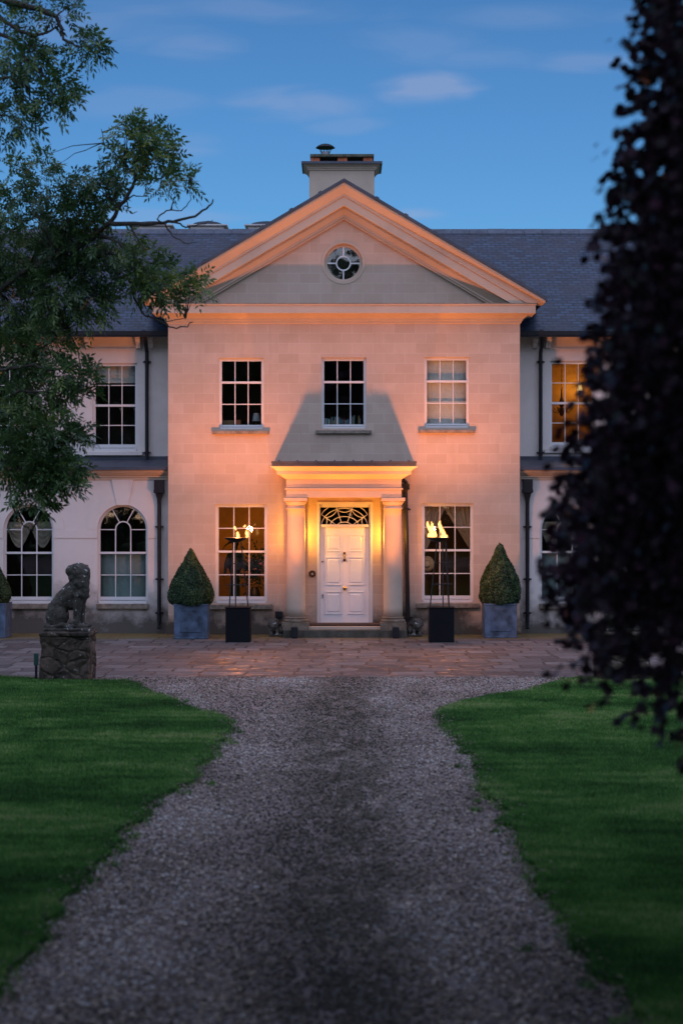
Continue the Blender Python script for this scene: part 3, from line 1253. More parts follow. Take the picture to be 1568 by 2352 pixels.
# ---- roofs
mb = MB()
YE, ZE = .72, Z(764, .8)
YR, ZR = 5.0, Z(529, 5.0)
kk = (ZR - ZE) / (YR - YE)
for xa, xb in ((-14.4, 14.4),):
    mb.add([(xa, YE, ZE), (xb, YE, ZE), (xb, YR, ZR), (xa, YR, ZR), (xb, 2 * YR - YE, ZE), (xa, 2 * YR - YE, ZE)],
           [(0, 1, 2, 3), (3, 2, 4, 5)])
roof = hb(mb, 'roof', 'slate_x')
mb = MB()
for sg in (-1, 1):
    xe = HW + .52
    q = [(XC_, -.5, ZA), (XC_ + sg * xe, -.5, ZA - KS * xe), (XC_ + sg * xe, 6, ZA - KS * xe), (XC_, 6, ZA)]
    q2 = [(a, c, d - .05) for a, c, d in q]
    mb.add(q + q2, [(0, 1, 2, 3), (4, 7, 6, 5), (0, 4, 5, 1), (1, 5, 6, 2), (2, 6, 7, 3)])
hb(mb, 'gable_roof', 'slate_y', roof)
mb = MB()
for sg in (-1, 1):
    xe = HW + .535
    t1, t2 = .012, -.062
    mb.prism([(XC_, ZA + t1), (XC_ + sg * xe, ZA - KS * xe + t1), (XC_ + sg * xe, ZA - KS * xe + t2), (XC_, ZA + t2)], -.53, -.3)
    for k in range(1, 7):
        xq = xe * k / 7 + .1 * sg
        zq = ZA - KS * xq
        mb.prism([(XC_ + sg * (xq - .035), zq + .035 + KS * .035), (XC_ + sg * (xq + .035), zq + .035 - KS * .035),
                  (XC_ + sg * (xq + .035), zq - .05 - KS * .035), (XC_ + sg * (xq - .035), zq - .05 + KS * .035)], -.545, -.3)
hb(mb, 'verge_flashing', 'lead', roof)
mb = MB()
random.seed(3)
xq = -14.4
while xq < 14.4:
    L = .45
    dz_ = random.uniform(-.004, .004)
    for s2 in (-1, 1):
        mb.add([(xq, YR, ZR + .035 + dz_), (xq + L - .008, YR, ZR + .035 + dz_), (xq + L - .008, YR + s2 * .2, ZR - .2 * kk + .03), (xq, YR + s2 * .2, ZR - .2 * kk + .03),
                (xq, YR, ZR - .02), (xq + L - .008, YR, ZR - .02), (xq + L - .008, YR + s2 * .2, ZR - .2 * kk), (xq, YR + s2 * .2, ZR - .2 * kk)],
               [(0, 1, 2, 3), (2, 3, 7, 6), (0, 3, 7, 4), (1, 2, 6, 5)])
    xq += L
hb(mb, 'ridge_tiles', 'ridge', roof)
# eaves: soffit, gutter, brackets, frieze line, downpipes
for sg, xa, xb in ((-1, -14.3, BX0 - .003), (1, BX1 + .003, 14.3)):
    mb = MB()
    zg0, zg1 = Z(773.5, .75), Z(761.5, .7)
    mb.box(xa, xb, .66, .78, zg0 - .005, zg1)
    mb.box(xa, xb, .64, .7, zg0 + .03, zg1 + .01)
    hb(mb, 'gutter', 'pipe')
    mb = MB()
    mb.box(xa, xb, .79, YU + .01, zg0 + .04, zg0 + .07)
    mb.box(xa, xb, YU - .025, YU + .01, Z(806, YU), Z(804, YU))
    mb.box(xa, xb, YU - .04, YU + .01, Z(803.5, YU), Z(801, YU))
    hb(mb, 'soffit', 'stucco_up')
    prs = [(174.5, 204), (319.5, 348), (32, 62), (-110, -80)] if sg < 0 else [(1227, 1256.5), (1372, 1401), (1516, 1545), (1660, 1690)]
    for pr in prs:
        for u in pr:
            w = 5.2
            mb = MB()
            x0, x1 = X(u - w, YU), X(u + w, YU)
            zt, zb_ = zg0 + .039, Z(800.5, YU)
            mb.add([(x, y_, z_) for x in (x0, x1) for y_, z_ in ((YU - .002, zb_), (YU - .12, zb_), (YU - .16, zb_ + .1), (YU - .34, zb_ + .17), (YU - .34, zt), (YU - .002, zt))],
                   [tuple(range(6)), tuple(range(11, 5, -1))] + [(i, i + 6, (i + 1) % 6 + 6, (i + 1) % 6) for i in range(6)])
            hb(mb, 'eaves_bracket', 'stucco_up')


def downpipe(pts, r, hop=None, collars=(), foot=True):
    mb = MB().tube(pts, r, 12)
    for c in collars:
        mb.lathe([(r + .014, c[2] - .025), (r + .022, c[2] - .02), (r + .022, c[2] + .02), (r + .014, c[2] + .025)], c[0], c[1], 12)
        mb.box(c[0] - r - .05, c[0] + r + .05, c[1] + .01, c[1] + .04, c[2] - .015, c[2] + .015)
    p = hb(mb, 'downpipe', 'pipe')
    if hop:
        x, y, z0, z1, w = hop
        h = z1 - z0
        m2 = MB()
        prof = [(w * .32, z0 - .1), (w * .38, z0), (w * .46, z0 + h * .12), (w * .52, z0 + h * .16), (w * .6, z0 + h * .3),
                (w, z0 + h * .36), (w, z0 + h * .5), (w * .92, z0 + h * .52), (w * .92, z0 + h * .96), (w * 1.0, z1)]
        vs = []
        for r_, z in prof:
            vs += [(x - r_, y - min(r_, .1), z), (x + r_, y - min(r_, .1), z), (x + r_, y + .08, z), (x - r_, y + .08, z)]
        fs = []
        for k in range(len(prof) - 1):
            for i in range(4):
                j = (i + 1) % 4
                fs.append((k * 4 + i, k * 4 + j, k * 4 + 4 + j, k * 4 + 4 + i))
        fs += [(0, 3, 2, 1), tuple(len(vs) - 4 + i for i in range(4))]
        m2.add(vs, fs)
        hb(m2, 'hopper', 'pipe', p)
    return p


for u in (336.5, 1240):
    x = X(u, YU - .1)
    z0, z1 = Z(1056, YU - .1), Z(776, YU - .1)
    downpipe([(x - .02, .74, z1 + .12), (x, .8, z1 + .02), (x + .01, 1.0, z1 - .18), (x + .01, YU - .08, z1 - .32), (x + .01, YU - .08, z0 + .1), (x + .01, YU - .14, z0 - .04)], .042,
             None, [(x + .01, YU - .08, Z(832, YU)), (x + .01, YU - .08, Z(1040, YU))])
for u, v0, v1 in ((367, 1102, 1131), (1209.5, 1100, 1129)):
    x = X(u, YL)
    downpipe([(x, YL - .08, Z(v1, YL)), (x, YL - .08, .25), (x + .0, YL - .14, .12)], .043,
             (x, YL - .09, Z(1148, YL), Z(v0 + 1, YL), .115), [(x, YL - .08, Z(1210, YL)), (x, YL - .08, .45), (x, YL - .08, Z(1330, YL))])
xp = X(932)
downpipe([(xp - .02, -.1, Z(1128)), (xp + .0, -.08, Z(1200)), (xp + .04, -.08, Z(1420)), (xp + .04, -.14, .2), (xp + .04, -.2, .05)], .047,
         (xp - .01, -.1, Z(1131), Z(1112), .085), [(xp + .0, -.08, Z(1170)), (xp + .04, -.08, Z(1418))])
hb(MB().tube([(xp - .13, -.12, Z(1103)), (xp - .06, -.12, Z(1103)), (xp - .01, -.12, Z(1108)), (xp, -.11, Z(1115))], .04, 10), 'outlet_pipe', 'pipe')


# ---- windows
def sash_window(x0, x1, z0, z1, yw, cols, bars, meet, margins, reveal=.12, sill=None, meet_h=.045, arch=False):
    """frame set at the back of the reveal. margins (side, top, bottom) between opening and glass."""
    ms, mt, mbm = margins
    gx0, gx1, gz0, gz1 = x0 + ms, x1 - ms, z0 + mbm, z1 - mt
    yf = yw + reveal - .05
    y0, y1 = yf, yf + .075
    mb = MB()
    if not arch:
        mb.box(x0, x0 + ms * .5, y0, y1, z0, z1)
        mb.box(x1 - ms * .5, x1, y0, y1, z0, z1)
        mb.box(x0 + ms * .5, x1 - ms * .5, y0, y1, z1 - mt * .5, z1)
    else:
        r = (x1 - x0) / 2
        cx, zs = (x0 + x1) / 2, z1 - r
        N = 26
        for i in range(N):
            a0, a1 = math.pi * i / N, math.pi * (i + 1) / N
            q = [(cx + rr * math.cos(a), zs + rr * math.sin(a)) for rr, a in ((r - ms * .5, a0), (r, a0), (r, a1), (r - ms * .5, a1))]
            mb.prism(q, y0, y1)
        mb.box(x0, x0 + ms * .5, y0, y1, z0, zs)
        mb.box(x1 - ms * .5, x1, y0, y1, z0, zs)
    mb.box(x0 + ms * .5, x1 - ms * .5, y0 - .05, y1, z0, z0 + mbm * .42)
    w = hb(mb, 'window', 'white')
    # sashes
    mb = MB()
    s0, s1 = y0 + .018, y1 - .01
    bw = .019
    xi0, xi1 = x0 + ms * .5, x1 - ms * .5
    if not arch:
        mb.box(xi0, gx0, s0, s1, z0 + mbm * .42, z1 - mt * .5)
        mb.box(gx1, xi1, s0, s1, z0 + mbm * .42, z1 - mt * .5)
        mb.box(gx0, gx1, s0, s1, gz1, z1 - mt * .5)
        ztop_of = lambda x: gz1
    else:
        for i in range(N):
            a0, a1 = math.pi * i / N, math.pi * (i + 1) / N
            q = [(cx + rr * math.cos(a), zs + rr * math.sin(a)) for rr, a in ((r - ms, a0), (r - ms * .5, a0), (r - ms * .5, a1), (r - ms, a1))]
            mb.prism(q, s0, s1)
        mb.box(xi0, gx0, s0, s1, z0 + mbm * .42, zs)
        mb.box(gx1, xi1, s0, s1, z0 + mbm * .42, zs)
    mb.box(gx0, gx1, s0 - .012, s1, z0 + mbm * .42 + .012, gz0)
    mb.box(gx0 - .02, gx1 + .02, s0 - .02, s1 + .001, meet - meet_h / 2, meet + meet_h / 2)
    yb0, yb1 = s0 + .006, s1 - .004
    segs = [(gz0, meet - meet_h / 2), (meet + meet_h / 2, gz1)]
    if arch:
        segs = [(gz0, meet - meet_h / 2)]
    for k in range(1, cols):
        xk = gx0 + (gx1 - gx0) * k / cols
        for a, b_ in segs:
            mb.box(xk - bw / 2, xk + bw / 2, yb0, yb1, a, b_)
    for zb_ in bars:
        xs = [gx0] + [gx0 + (gx1 - gx0) * k / cols for k in range(1, cols)] + [gx1]
        for k in range(cols):
            mb.box(xs[k] + (bw / 2 if k else 0), xs[k + 1] - (bw / 2 if k < cols - 1 else 0), yb0 + .001, yb1 - .001, zb_ - bw / 2, zb_ + bw / 2)
    if arch:
        gr = r - ms
        ri = .335 * gr
        zi = zs - .0
        N2 = 14
        pts = [(cx + ri * math.cos(math.pi * i / N2), zi + ri * 1.05 * math.sin(math.pi * i / N2)) for i in range(N2 + 1)]
        pts = [(cx + ri, meet + meet_h / 2)] + pts + [(cx - ri, meet + meet_h / 2)]
        mb.ribbon(pts, bw * 1.25, yb0, yb1)
        for an in (62, 118):
            c_, s_ = math.cos(R(an)), math.sin(R(an))
            mb.ribbon([(cx + ri * c_, zi + ri * 1.05 * s_), (cx + gr * c_, zs + gr * s_)], bw, yb0 + .001, yb1 - .001)
        for sg in (-1, 1):
            mb.box(min(cx + sg * ri, cx + sg * gr), max(cx + sg * ri, cx + sg * gr), yb0 + .001, yb1 - .001, zi - bw / 2, zi + bw / 2)
    hb(mb, 'sash', 'white', w)
    mb = MB()
    yg = (yb0 + yb1) / 2
    if not arch:
        mb.box(gx0 - .005, gx1 + .005, yg, yg + .004, gz0 - .005, gz1 + .005)
    else:
        pts = [(gx0 - .005, gz0 - .005), (gx1 + .005, gz0 - .005)] + [(cx + (r - ms + .005) * math.cos(math.pi * i / 24), zs + (r - ms + .005) * math.sin(math.pi * i / 24)) for i in range(25)]
        mb.prism(pts, yg, yg + .004)
    hb(mb, 'pane', 'glass', w)
    if sill:
        sx0, sx1, sz0, sz1, mat = sill
        mb = MB().box(sx0, sx1, yw - .09, yw + reveal - .052, sz0, sz1)
        hb(mb, 'sill', mat, w, bevel=.006)
    return w


for (a, b, c, d), (s0, s1), dv in zip(upw, ((488, 618), (725, 853), (961, 1090)), (1, 0, -1.5)):
    sash_window(X(a), X(b), Z(d), Z(c), 0, 3, [Z(927 + dv)], Z(877 + dv), (6.2 / S(0), 7 / S(0), 9.5 / S(0)),
                sill=(X(s0), X(s1), Z(996 + dv), Z(988.5 + dv), 'sill'))
sash_window(X(494.5), X(614), Z(1385.5), Z(1158), 0, 3, [Z(1213.5), Z(1320.5)], Z(1267), (7 / S(0), 7 / S(0), 15 / S(0)),
            sill=(X(483), X(626), Z(1399), Z(1388), 'sill'))
sash_window(X(968), X(1087), Z(1383.5), Z(1156), 0, 3, [Z(1211), Z(1317.5)], Z(1264), (7 / S(0), 7 / S(0), 15 / S(0)),
            sill=(X(956), X(1099.5), Z(1396), Z(1385.5), 'sill'))
for h, c in zip(lowh, arch_c):
    dv = 0 if c < 784 else -2
    sash_window(h[0], h[1], h[2], h[3], YL, 3, [Z(1321 + dv, YL)], Z(1270 + dv, YL), (5.2 / S(YL), 5 / S(YL), 15 / S(YL)), arch=True,
                sill=(h[0] - .02, h[1] + .02, Z(1398, YL), h[2] - .004, 'sill'))
for h, c in zip(uph, upc):
    dv = 0 if c < 784 else -5.5
    sash_window(h[0], h[1], h[2], h[3], YU, 3, [Z(884.5 + dv, YU), Z(976.6 + dv, YU)], Z(931 + dv, YU), (6 / S(YU), 6 / S(YU), 15.5 / S(YU)),
                reveal=.11, sill=(h[0] - .12, h[1] + .12, Z(1046 + dv, YU), Z(1037.5 + dv, YU), 'stucco_up'), meet_h=.05)


# rooms behind the windows
def room(x0, x1, z0, z1, y0, depth=2.6, mat='room', ext=.38):
    mb = MB()
    a, b, c, d = x0 - ext, x1 + ext, z0 - .5, z1 + .35
    y1 = y0 + depth
    mb.quad((a, y1, c), (b, y1, c), (b, y1, d), (a, y1, d))
    mb.quad((a, y0, c), (a, y1, c), (a, y1, d), (a, y0, d))
    mb.quad((b, y0, c), (b, y1, c), (b, y1, d), (b, y0, d))
    mb.quad((a, y0, c), (b, y0, c), (b, y1, c), (a, y1, c))
    mb.quad((a, y0, d), (b, y0, d), (b, y1, d), (a, y1, d))
    # inner face of the outside wall, around the opening
    for q in ((a, x0, c, d), (x1, b, c, d), (x0, x1, c, z0), (x0, x1, z1, d)):
        mb.quad((q[0], y0, q[2]), (q[1], y0, q[2]), (q[1], y0, q[3]), (q[0], y0, q[3]))
    return hb(mb, 'room', mat)


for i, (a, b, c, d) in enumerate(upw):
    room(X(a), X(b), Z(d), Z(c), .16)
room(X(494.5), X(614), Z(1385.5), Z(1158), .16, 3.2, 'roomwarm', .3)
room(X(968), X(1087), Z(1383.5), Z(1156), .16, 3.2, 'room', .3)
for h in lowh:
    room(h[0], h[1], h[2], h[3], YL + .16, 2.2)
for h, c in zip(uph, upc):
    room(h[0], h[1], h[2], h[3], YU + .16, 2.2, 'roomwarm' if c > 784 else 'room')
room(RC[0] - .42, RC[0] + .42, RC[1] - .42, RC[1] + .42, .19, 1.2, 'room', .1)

# ================================================================== PORTICO
YCOL = -.65
CXL, CXR = X(679.5, YCOL), X(902, YCOL)
ENTX0, ENTX1 = X(657.5, -.87), X(921.5, -.87)
zA0, zA1 = Z(1142.5, -.87), Z(1124.8, -.87)
zF1, zF0 = Z(1100.5, -.87), Z(1121, -.87)
mb = MB()
# entablature beams (open below so the porch has a ceiling)
prof = [(-.0, zA0), (0, zA1), (.03, zA1 + .001), (.03, zF0), (.0, zF0 + .001), (0, zF1), (.03, zF1 + .01), (.06, zF1 + .03), (.16, Z(1089.5, -1.0)), (.17, Z(1089, -1.0)),
        (.2, Z(1089, -1.05)), (.2, Z(1081.5, -1.05)), (.22, Z(1080, -1.05)), (.25, Z(1077, -1.1)), (.32, Z(1072.5, -1.15)), (.33, Z(1071, -1.2))]
vs, fs = [], []
for p, z in prof:
    vs += [(ENTX0 - p, 0, z), (ENTX0 - p, -.87 - p, z), (ENTX1 + p, -.87 - p, z), (ENTX1 + p, 0, z)]
for k in range(len(prof) - 1):
    for i in range(3):
        fs.append((k * 4 + i, k * 4 + i + 1, k * 4 + 5 + i, k * 4 + 4 + i))
mb.add(vs, fs)
# inner faces and ceiling
ix0, ix1, iy = ENTX0 + .4, ENTX1 - .4, -.45
zc_ = zA0 + .22
mb.quad((ENTX0, -.87, zA0), (ENTX1, -.87, zA0), (ix1, iy, zA0), (ix0, iy, zA0))
mb.quad((ENTX0, -.87, zA0), (ix0, iy, zA0), (ix0, 0, zA0), (ENTX0, 0, zA0))
mb.quad((ENTX1, -.87, zA0), (ENTX1, 0, zA0), (ix1, 0, zA0), (ix1, iy, zA0))
mb.quad((ix0, iy, zA0), (ix1, iy, zA0), (ix1, iy, zc_), (ix0, iy, zc_))
mb.quad((ix0, iy, zA0), (ix0, iy, zc_), (ix0, 0, zc_), (ix0, 0, zA0))
mb.quad((ix1, iy, zA0), (ix1, 0, zA0), (ix1, 0, zc_), (ix1, iy, zc_))
mb.quad((ix0, iy, zc_), (ix1, iy, zc_), (ix1, 0, zc_), (ix0, 0, zc_))
portico = hb(mb, 'portico', 'mould')
mb = MB()
lx0, lx1 = X(623, -1.25), X(956.5, -1.25)
zl0, zl1 = Z(1070.5, -1.25), Z(1064, -1.25)
mb.box(lx0 + .01, lx1 - .01, -1.24, -.003, zl0, zl1)
mb.box(lx0, lx1, -1.26, -.002, zl1, Z(1059, -1.26))
for k in range(8):
    xq = lx0 + .15 + k * (lx1 - lx0 - .3) / 7
    mb.box(xq - .018, xq + .018, -1.272, -.001, zl1 - .003, Z(1056.5, -1.26))
hb(mb, 'porch_roof', 'lead', portico)
# columns
for cx in (CXL, CXR):
    s_ = S(YCOL)
    zb0 = .33
    zs0, zs1 = Z(1416, YCOL), Z(1170, YCOL)
    rb, rt = 22 / s_, 19.5 / s_
    mb = MB()
    pr = []
    for i in range(13):
        t = i / 12
        pr.append((rb + (rt - rb) * (t ** 1.6), zs0 + (zs1 - zs0) * t))
    z = zs1
    pr += [(rt + .018, z + .002), (rt + .03, z + .02), (rt + .018, z + .04), (rt, z + .045), (rt, z + .085), (rt + .015, z + .09), (rt + .02, z + .105),
           (rt + .05, z + .15), (rt + .06, z + .175)]
    mb.lathe(pr, cx, YCOL, 40)
    col = hb(mb, 'column', 'ashlar_col', portico, smooth=True) if 'ashlar_col' in M else hb(mb, 'column', 'mould', portico, smooth=True)
    ab = 27 / s_
    mb = MB().box(cx - ab, cx + ab, YCOL - ab, YCOL + ab, z + .176, zA0 - .003)
    hb(mb, 'abacus', 'mould', portico, bevel=.01)
    mb = MB()
    bb = 28 / s_
    mb.lathe([(bb * .98, zs0 - .115), (bb * 1.02, zs0 - .09), (bb * .98, zs0 - .06), (bb * .9, zs0 - .052), (bb * .88, zs0 - .04), (bb * .93, zs0 - .025),
              (bb * .9, zs0 - .008), (rb + .004, zs0 + .002)], cx, YCOL, 36)
    pb = 29.5 / s_
    mb.box(cx - pb, cx + pb, YCOL - pb, YCOL + pb, .165, zs0 - .116)
    hb(mb, 'column_base', 'base', portico)
    # respond pilaster on the wall
    mb = MB().box(cx - .19, cx + .19, -.09, -.001, .165, zA0 - .14)
    mb.box(cx - .215, cx + .215, -.115, -.001, zA0 - .139, zA0 - .002)
    hb(mb, 'pilaster', 'ashlar', portico)
# steps
mb = MB()
mb.box(X(650, -1), X(934.5, -1), -1.0, -.03, -.03, .164)
st = hb(mb, 'step', 'step', portico, bevel=.01)
mb = MB().box(X(709), X(875), -.78, -.002, .1645, .22)
hb(mb, 'step', 'mould', portico)
xm0, xm1 = X(711, -.5), X(873, -.5)
o = MB().box(xm0, xm1, -.62, -.06, .2205, .262).build('doormat', 'mat', bevel=.006)
tag(o, 'dark brown coir doormat across the front doorstep', 'doormat')

# door
DX0, DX1, DZ0, DZ1 = X(735), X(847.5), .235, Z(1211)
mb = MB()
fy0, fy1 = .03, .12
mb.box(X(733), DX0 + .005, fy0, fy1, .22, Z(1158))
mb.box(DX1 - .005, X(850.5), fy0, fy1, .22, Z(1158))
mb.box(DX0 + .005, DX1 - .005, fy0, fy1, Z(1165.5), Z(1158))
mb.box(DX0 + .005, DX1 - .005, fy0 - .02, fy1, DZ1 + .003, Z(1204.5) + .0)
# thin architrave round the frame
for a, b_, c, d in ((X(728), X(733.2), .22, Z(1153)), (X(850.3), X(855.5), .22, Z(1153)), (X(733.2), X(850.3), Z(1158.2), Z(1153))):
    mb.box(a, b_, -.02, .03, c, d)
dframe = hb(mb, 'door_frame', 'white')
mb = MB()
yd = .07
mb.box(DX0 + .008, DX1 - .008, yd, yd + .05, DZ0, DZ1)
cols_ = ((746.6, 784.5), (797.7, 835.5))
rows_ = ((1228, 1267), (1279.5, 1344), (1359, 1411))
for ua, ub in cols_:
    for va, vb in rows_:
        x0, x1, z0, z1 = X(ua), X(ub), Z(vb), Z(va)
        t_ = .018
        mb.box(x0, x1, yd - .014, yd, z1 - t_, z1)
        mb.box(x0, x1, yd - .014, yd, z0, z0 + t_)
        mb.box(x0, x0 + t_, yd - .014, yd, z0 + t_, z1 - t_)
        mb.box(x1 - t_, x1, yd - .014, yd, z0 + t_, z1 - t_)
        q = .045
        i0 = [(x0 + q, yd - .001, z0 + q), (x1 - q, yd - .001, z0 + q), (x1 - q, yd - .001, z1 - q), (x0 + q, yd - .001, z1 - q)]
        q = .065
        i1 = [(x0 + q, yd - .011, z0 + q), (x1 - q, yd - .011, z0 + q), (x1 - q, yd - .011, z1 - q), (x0 + q, yd - .011, z1 - q)]
        mb.add(i0 + i1, [(4, 5, 6, 7)] + [(i, (i + 1) % 4, (i + 1) % 4 + 4, i + 4) for i in range(4)])
door = hb(mb, 'door', 'door')
kx, kz = X(791.5), Z(1351)
mb = MB()


def knob(mb, x, z, r, y0, L):
    n = 16
    prof = [(r * .9, 0), (r * .9, .12), (r * .4, .2), (r * .4, .4), (r * .85, .55), (r, .75), (r * .85, .95), (r * .3, 1)]
    vs, fs = [], []
    for rr, t in prof:
        for i in range(n):
            a = 2 * math.pi * i / n
            vs.append((x + rr * math.cos(a), y0 - t * L, z + rr * math.sin(a)))
    for k in range(len(prof) - 1):
        for i in range(n):
            j = (i + 1) % n
            fs.append((k * n + i, k * n + j, (k + 1) * n + j, (k + 1) * n + i))
    fs.append(tuple((len(prof) - 1) * n + i for i in range(n)))
    mb.add(vs, fs)


knob(mb, kx, kz, .045, yd, .09)
hb(mb, 'door_knob', 'brass', door, smooth=True)
mb = MB()
zk0, zk1 = Z(1270.5), Z(1287)
knob(mb, X(790.8), zk0, .03, yd, .05)
knob(mb, X(790.8), zk1, .032, yd, .045)
for sg in (-1, 1):
    mb.tube([(X(790.8) + sg * .012, yd - .05, zk0), (X(790.8) + sg * .026, yd - .045, zk0 - .05), (X(790.8) + sg * .01, yd - .045, zk0 - .085),
             (X(790.8) + sg * .024, yd - .045, zk1 + .03), (X(790.8), yd - .045, zk1)], .009, 6)
hb(mb, 'door_knocker', 'oldbrass', door, smooth=True)
mb = MB()
knob(mb, X(740.5), Z(1290), .02, yd, .03)
hb(mb, 'lock', 'brass', door)
hb(MB().box(X(739.8), X(741.8), yd - .012, yd - .001, Z(1374.5), Z(1365.5)), 'keyhole_cover', 'oldbrass', door)
mb = MB()
for r0, r1, y_ in ((.055, .076, -.022), (.03, .056, -.012), (0.001, .014, -.03)):
    ringmesh(mb, (X(717), Z(1318)), r0, r1, y_, -.001, 24)
bell = hb(mb, 'doorbell_plate', 'oldbrass')
mb = MB()
knob(mb, X(717), Z(1318), .013, -.02, .02)
hb(mb, 'bell_push', 'white', bell)

# fanlight tracery (points read off the photograph, laid out in the plane of the opening)


def fl(px, py):
    return (X((1000 + px / 2.851) * .6272), Z((1780 + py / 2.851) * .6272))


def bez(p0, p1, p2, n=10):
    return [tuple(p0[k] * (1 - t) ** 2 + 2 * p1[k] * t * (1 - t) + p2[k] * t * t for k in (0, 1)) for t in [i / n for i in range(n + 1)]]


mb = MB()
CX = 743


def arc_el(rx, top, base=428, n=20):
    return [fl(CX + rx * math.cos(math.pi * i / n), base - (base - top) * math.sin(math.pi * i / n)) for i in range(n + 1)]


TR = [arc_el(84, 376), arc_el(152, 318), arc_el(242, 232)]
for sg in (-1, 1):
    def q(x, y):
        return fl(CX + sg * (x - CX), y)
    TR.append([q(775, 378), q(826, 226)])
    TR.append([q(820, 413), q(985, 296)])
    TR.append(bez(q(820, 247), q(853, 322), q(935, 328)))
    TR.append(bez(q(935, 328), q(912, 372), q(944, 426)))
    TR.append(bez(q(985, 300), q(958, 248), q(910, 226)))
TR.append(bez(fl(666, 247), fl(743, 300), fl(820, 247)))
for i, pts in enumerate(TR):
    mb.ribbon(pts, .016, .05 + .0007 * i, .09 - .0007 * i)
FX0, FX1, FZ0, FZ1 = X(737), X(844), Z(1209), Z(1166)
zf0 = Z(1204.5)
fan = hb(mb, 'fanlight', 'white')
mb = MB().box(DX0, DX1, .075, .079, Z(1204.6), Z(1165))
hb(mb, 'pane', 'glass', fan)
room(DX0, DX1, .3, Z(1160), .125, 2.5, 'room', .2)

# chimney and cowl
YCH = 5.0
sc_ = S(YCH)
cw = 147.5 / sc_ / 2
ccx = X(784.8, YCH)
mb = MB()
mb.box(ccx - cw, ccx + cw, YCH - .45, YCH + .45, ZR - .8, Z(388, YCH - .45))
chim = hb(mb, 'chimney', 'mould', roof)
mb = MB()
zz = Z(391, YCH - .45)
pr = [(.0, zz - .02), (.03, zz), (.03, zz + .025), (.05, zz + .03), (.07, zz + .07), (.13, zz + .11), (.15, zz + .125)]
vs = []
for p, z in pr:
    vs += [(ccx - cw - p, YCH - .45 - p, z), (ccx + cw + p, YCH - .45 - p, z), (ccx + cw + p, YCH + .45 + p, z), (ccx - cw - p, YCH + .45 + p, z)]
fs = [(k * 4 + i, k * 4 + (i + 1) % 4, k * 4 + 4 + (i + 1) % 4, k * 4 + 4 + i) for k in range(len(pr) - 1) for i in range(4)]
mb.add(vs, fs + [(0, 1, 2, 3)])
hb(mb, 'chimney_cornice', 'mould', roof)
mb = MB()
zt = zz + .126
mb.box(ccx - cw - .19, ccx + cw + .19, YCH - .64, YCH + .64, zt, zt + .06)
hb(mb, 'chimney_flashing', 'lead', roof)
zt += .061
for u0, u1 in ((713.5, 734), (775, 797), (834, 855)):
    mb = MB().box(X(u0, YCH - .3), X(u1, YCH - .3), YCH - .32, YCH + .32, zt, zt + .155)
    hb(mb, 'brick_pier', 'brick', roof)
mb = MB().box(X(712, YCH - .4), X(858.5, YCH - .4), YCH - .4, YCH + .4, zt + .156, zt + .225)
hb(mb, 'chimney_cap', 'capstone', roof, bevel=.008)
px_ = X(747, YCH)
mb = MB()
mb.lathe([(.15, zt + .002), (.12, zt + .155)], px_, YCH, 20)
zp = zt + .226
mb.lathe([(.115, zp), (.115, zp + .03), (.123, zp + .035), (.123, zp + .05), (.11, zp + .06), (.11, zp + .125)], px_, YCH, 24)
cowl = hb(mb, 'chimney_pot', 'tin', roof)
mb = MB()
for i in range(6):
    a = 2 * math.pi * (i + .25) / 6
    mb.tube([(px_ + .11 * math.cos(a), YCH + .11 * math.sin(a), zp + .11), (px_ + .155 * math.cos(a), YCH + .155 * math.sin(a), zp + .225)], .009, 6)
mb.lathe([(.235, zp + .225), (.238, zp + .232), (.19, zp + .275), (.12, zp + .31), (.05, zp + .328), (.002, zp + .33)], px_, YCH, 28)
hb(mb, 'chimney_cowl', 'pipe', roof, smooth=False)
# flat capped stacks beyond the ridge
for u0, u1 in ((298, 398), (430, 522), (562, 668), (905, 998)):
    yq = 7.6
    if u0 == 905:
        continue
    x0, x1 = X(u0, yq), X(u1, yq)
    mb = MB()
    mb.box(x0 + .09, x1 - .09, yq, yq + .8, 7.6, Z(519, yq))
    mb.box(x0, x1, yq - .09, yq + .89, Z(519, yq) + .002, Z(516, yq))
    st = hb(mb, 'chimney', 'stone_white', roof)
    mb = MB()
    n = 12
    xm, hw = (x0 + x1) / 2, (x1 - x0) / 2 * .72
    pts = [(xm + hw * math.cos(math.pi * i / n), Z(515.8, yq) + .09 * math.sin(math.pi * i / n)) for i in range(n + 1)]
    mb.prism(pts, yq, yq + .8)
    hb(mb, 'chimney_top', 'lead', roof)

# porch lanterns fixed behind the columns
LAMPC = (1.0, .44, .04)
for sg, cx in ((-1, CXL), (1, CXR)):
    x = cx - sg * .03
    zl = Z(1250)
    mb = MB()
    mb.box(x - .05, x + .05, -.13, -.118, zl - .06, zl + .2)
    mb.tube([(x, -.13, zl + .16), (x, -.2, zl + .22), (x, -.27, zl + .2), (x, -.28, zl + .14)], .009, 6)
    mb.lathe([(.075, zl + .1), (.08, zl + .105), (.02, zl + .15)], x, -.28, 6)
    mb.lathe([(.05, zl - .13), (.055, zl - .12)], x, -.28, 6)
    for i in range(6):
        a = 2 * math.pi * i / 6
        mb.tube([(x + .052 * math.cos(a), -.28 + .052 * math.sin(a), zl - .12), (x + .072 * math.cos(a), -.28 + .072 * math.sin(a), zl + .1)], .004, 4)
    ln = hb(mb, 'wall_lantern', 'iron')
    mb = MB().lathe([(.012, zl - .1), (.03, zl - .04), (.02, zl + .04), (.003, zl + .07)], x, -.28, 10)
    hb(mb, 'bulb', emit('lantern_bulb', (1, .55, .18), 12), ln)
    lamp('lantern_light', 'POINT', (x - sg * .03, -.3, zl + .2), LAMPC, 46, size=.05)

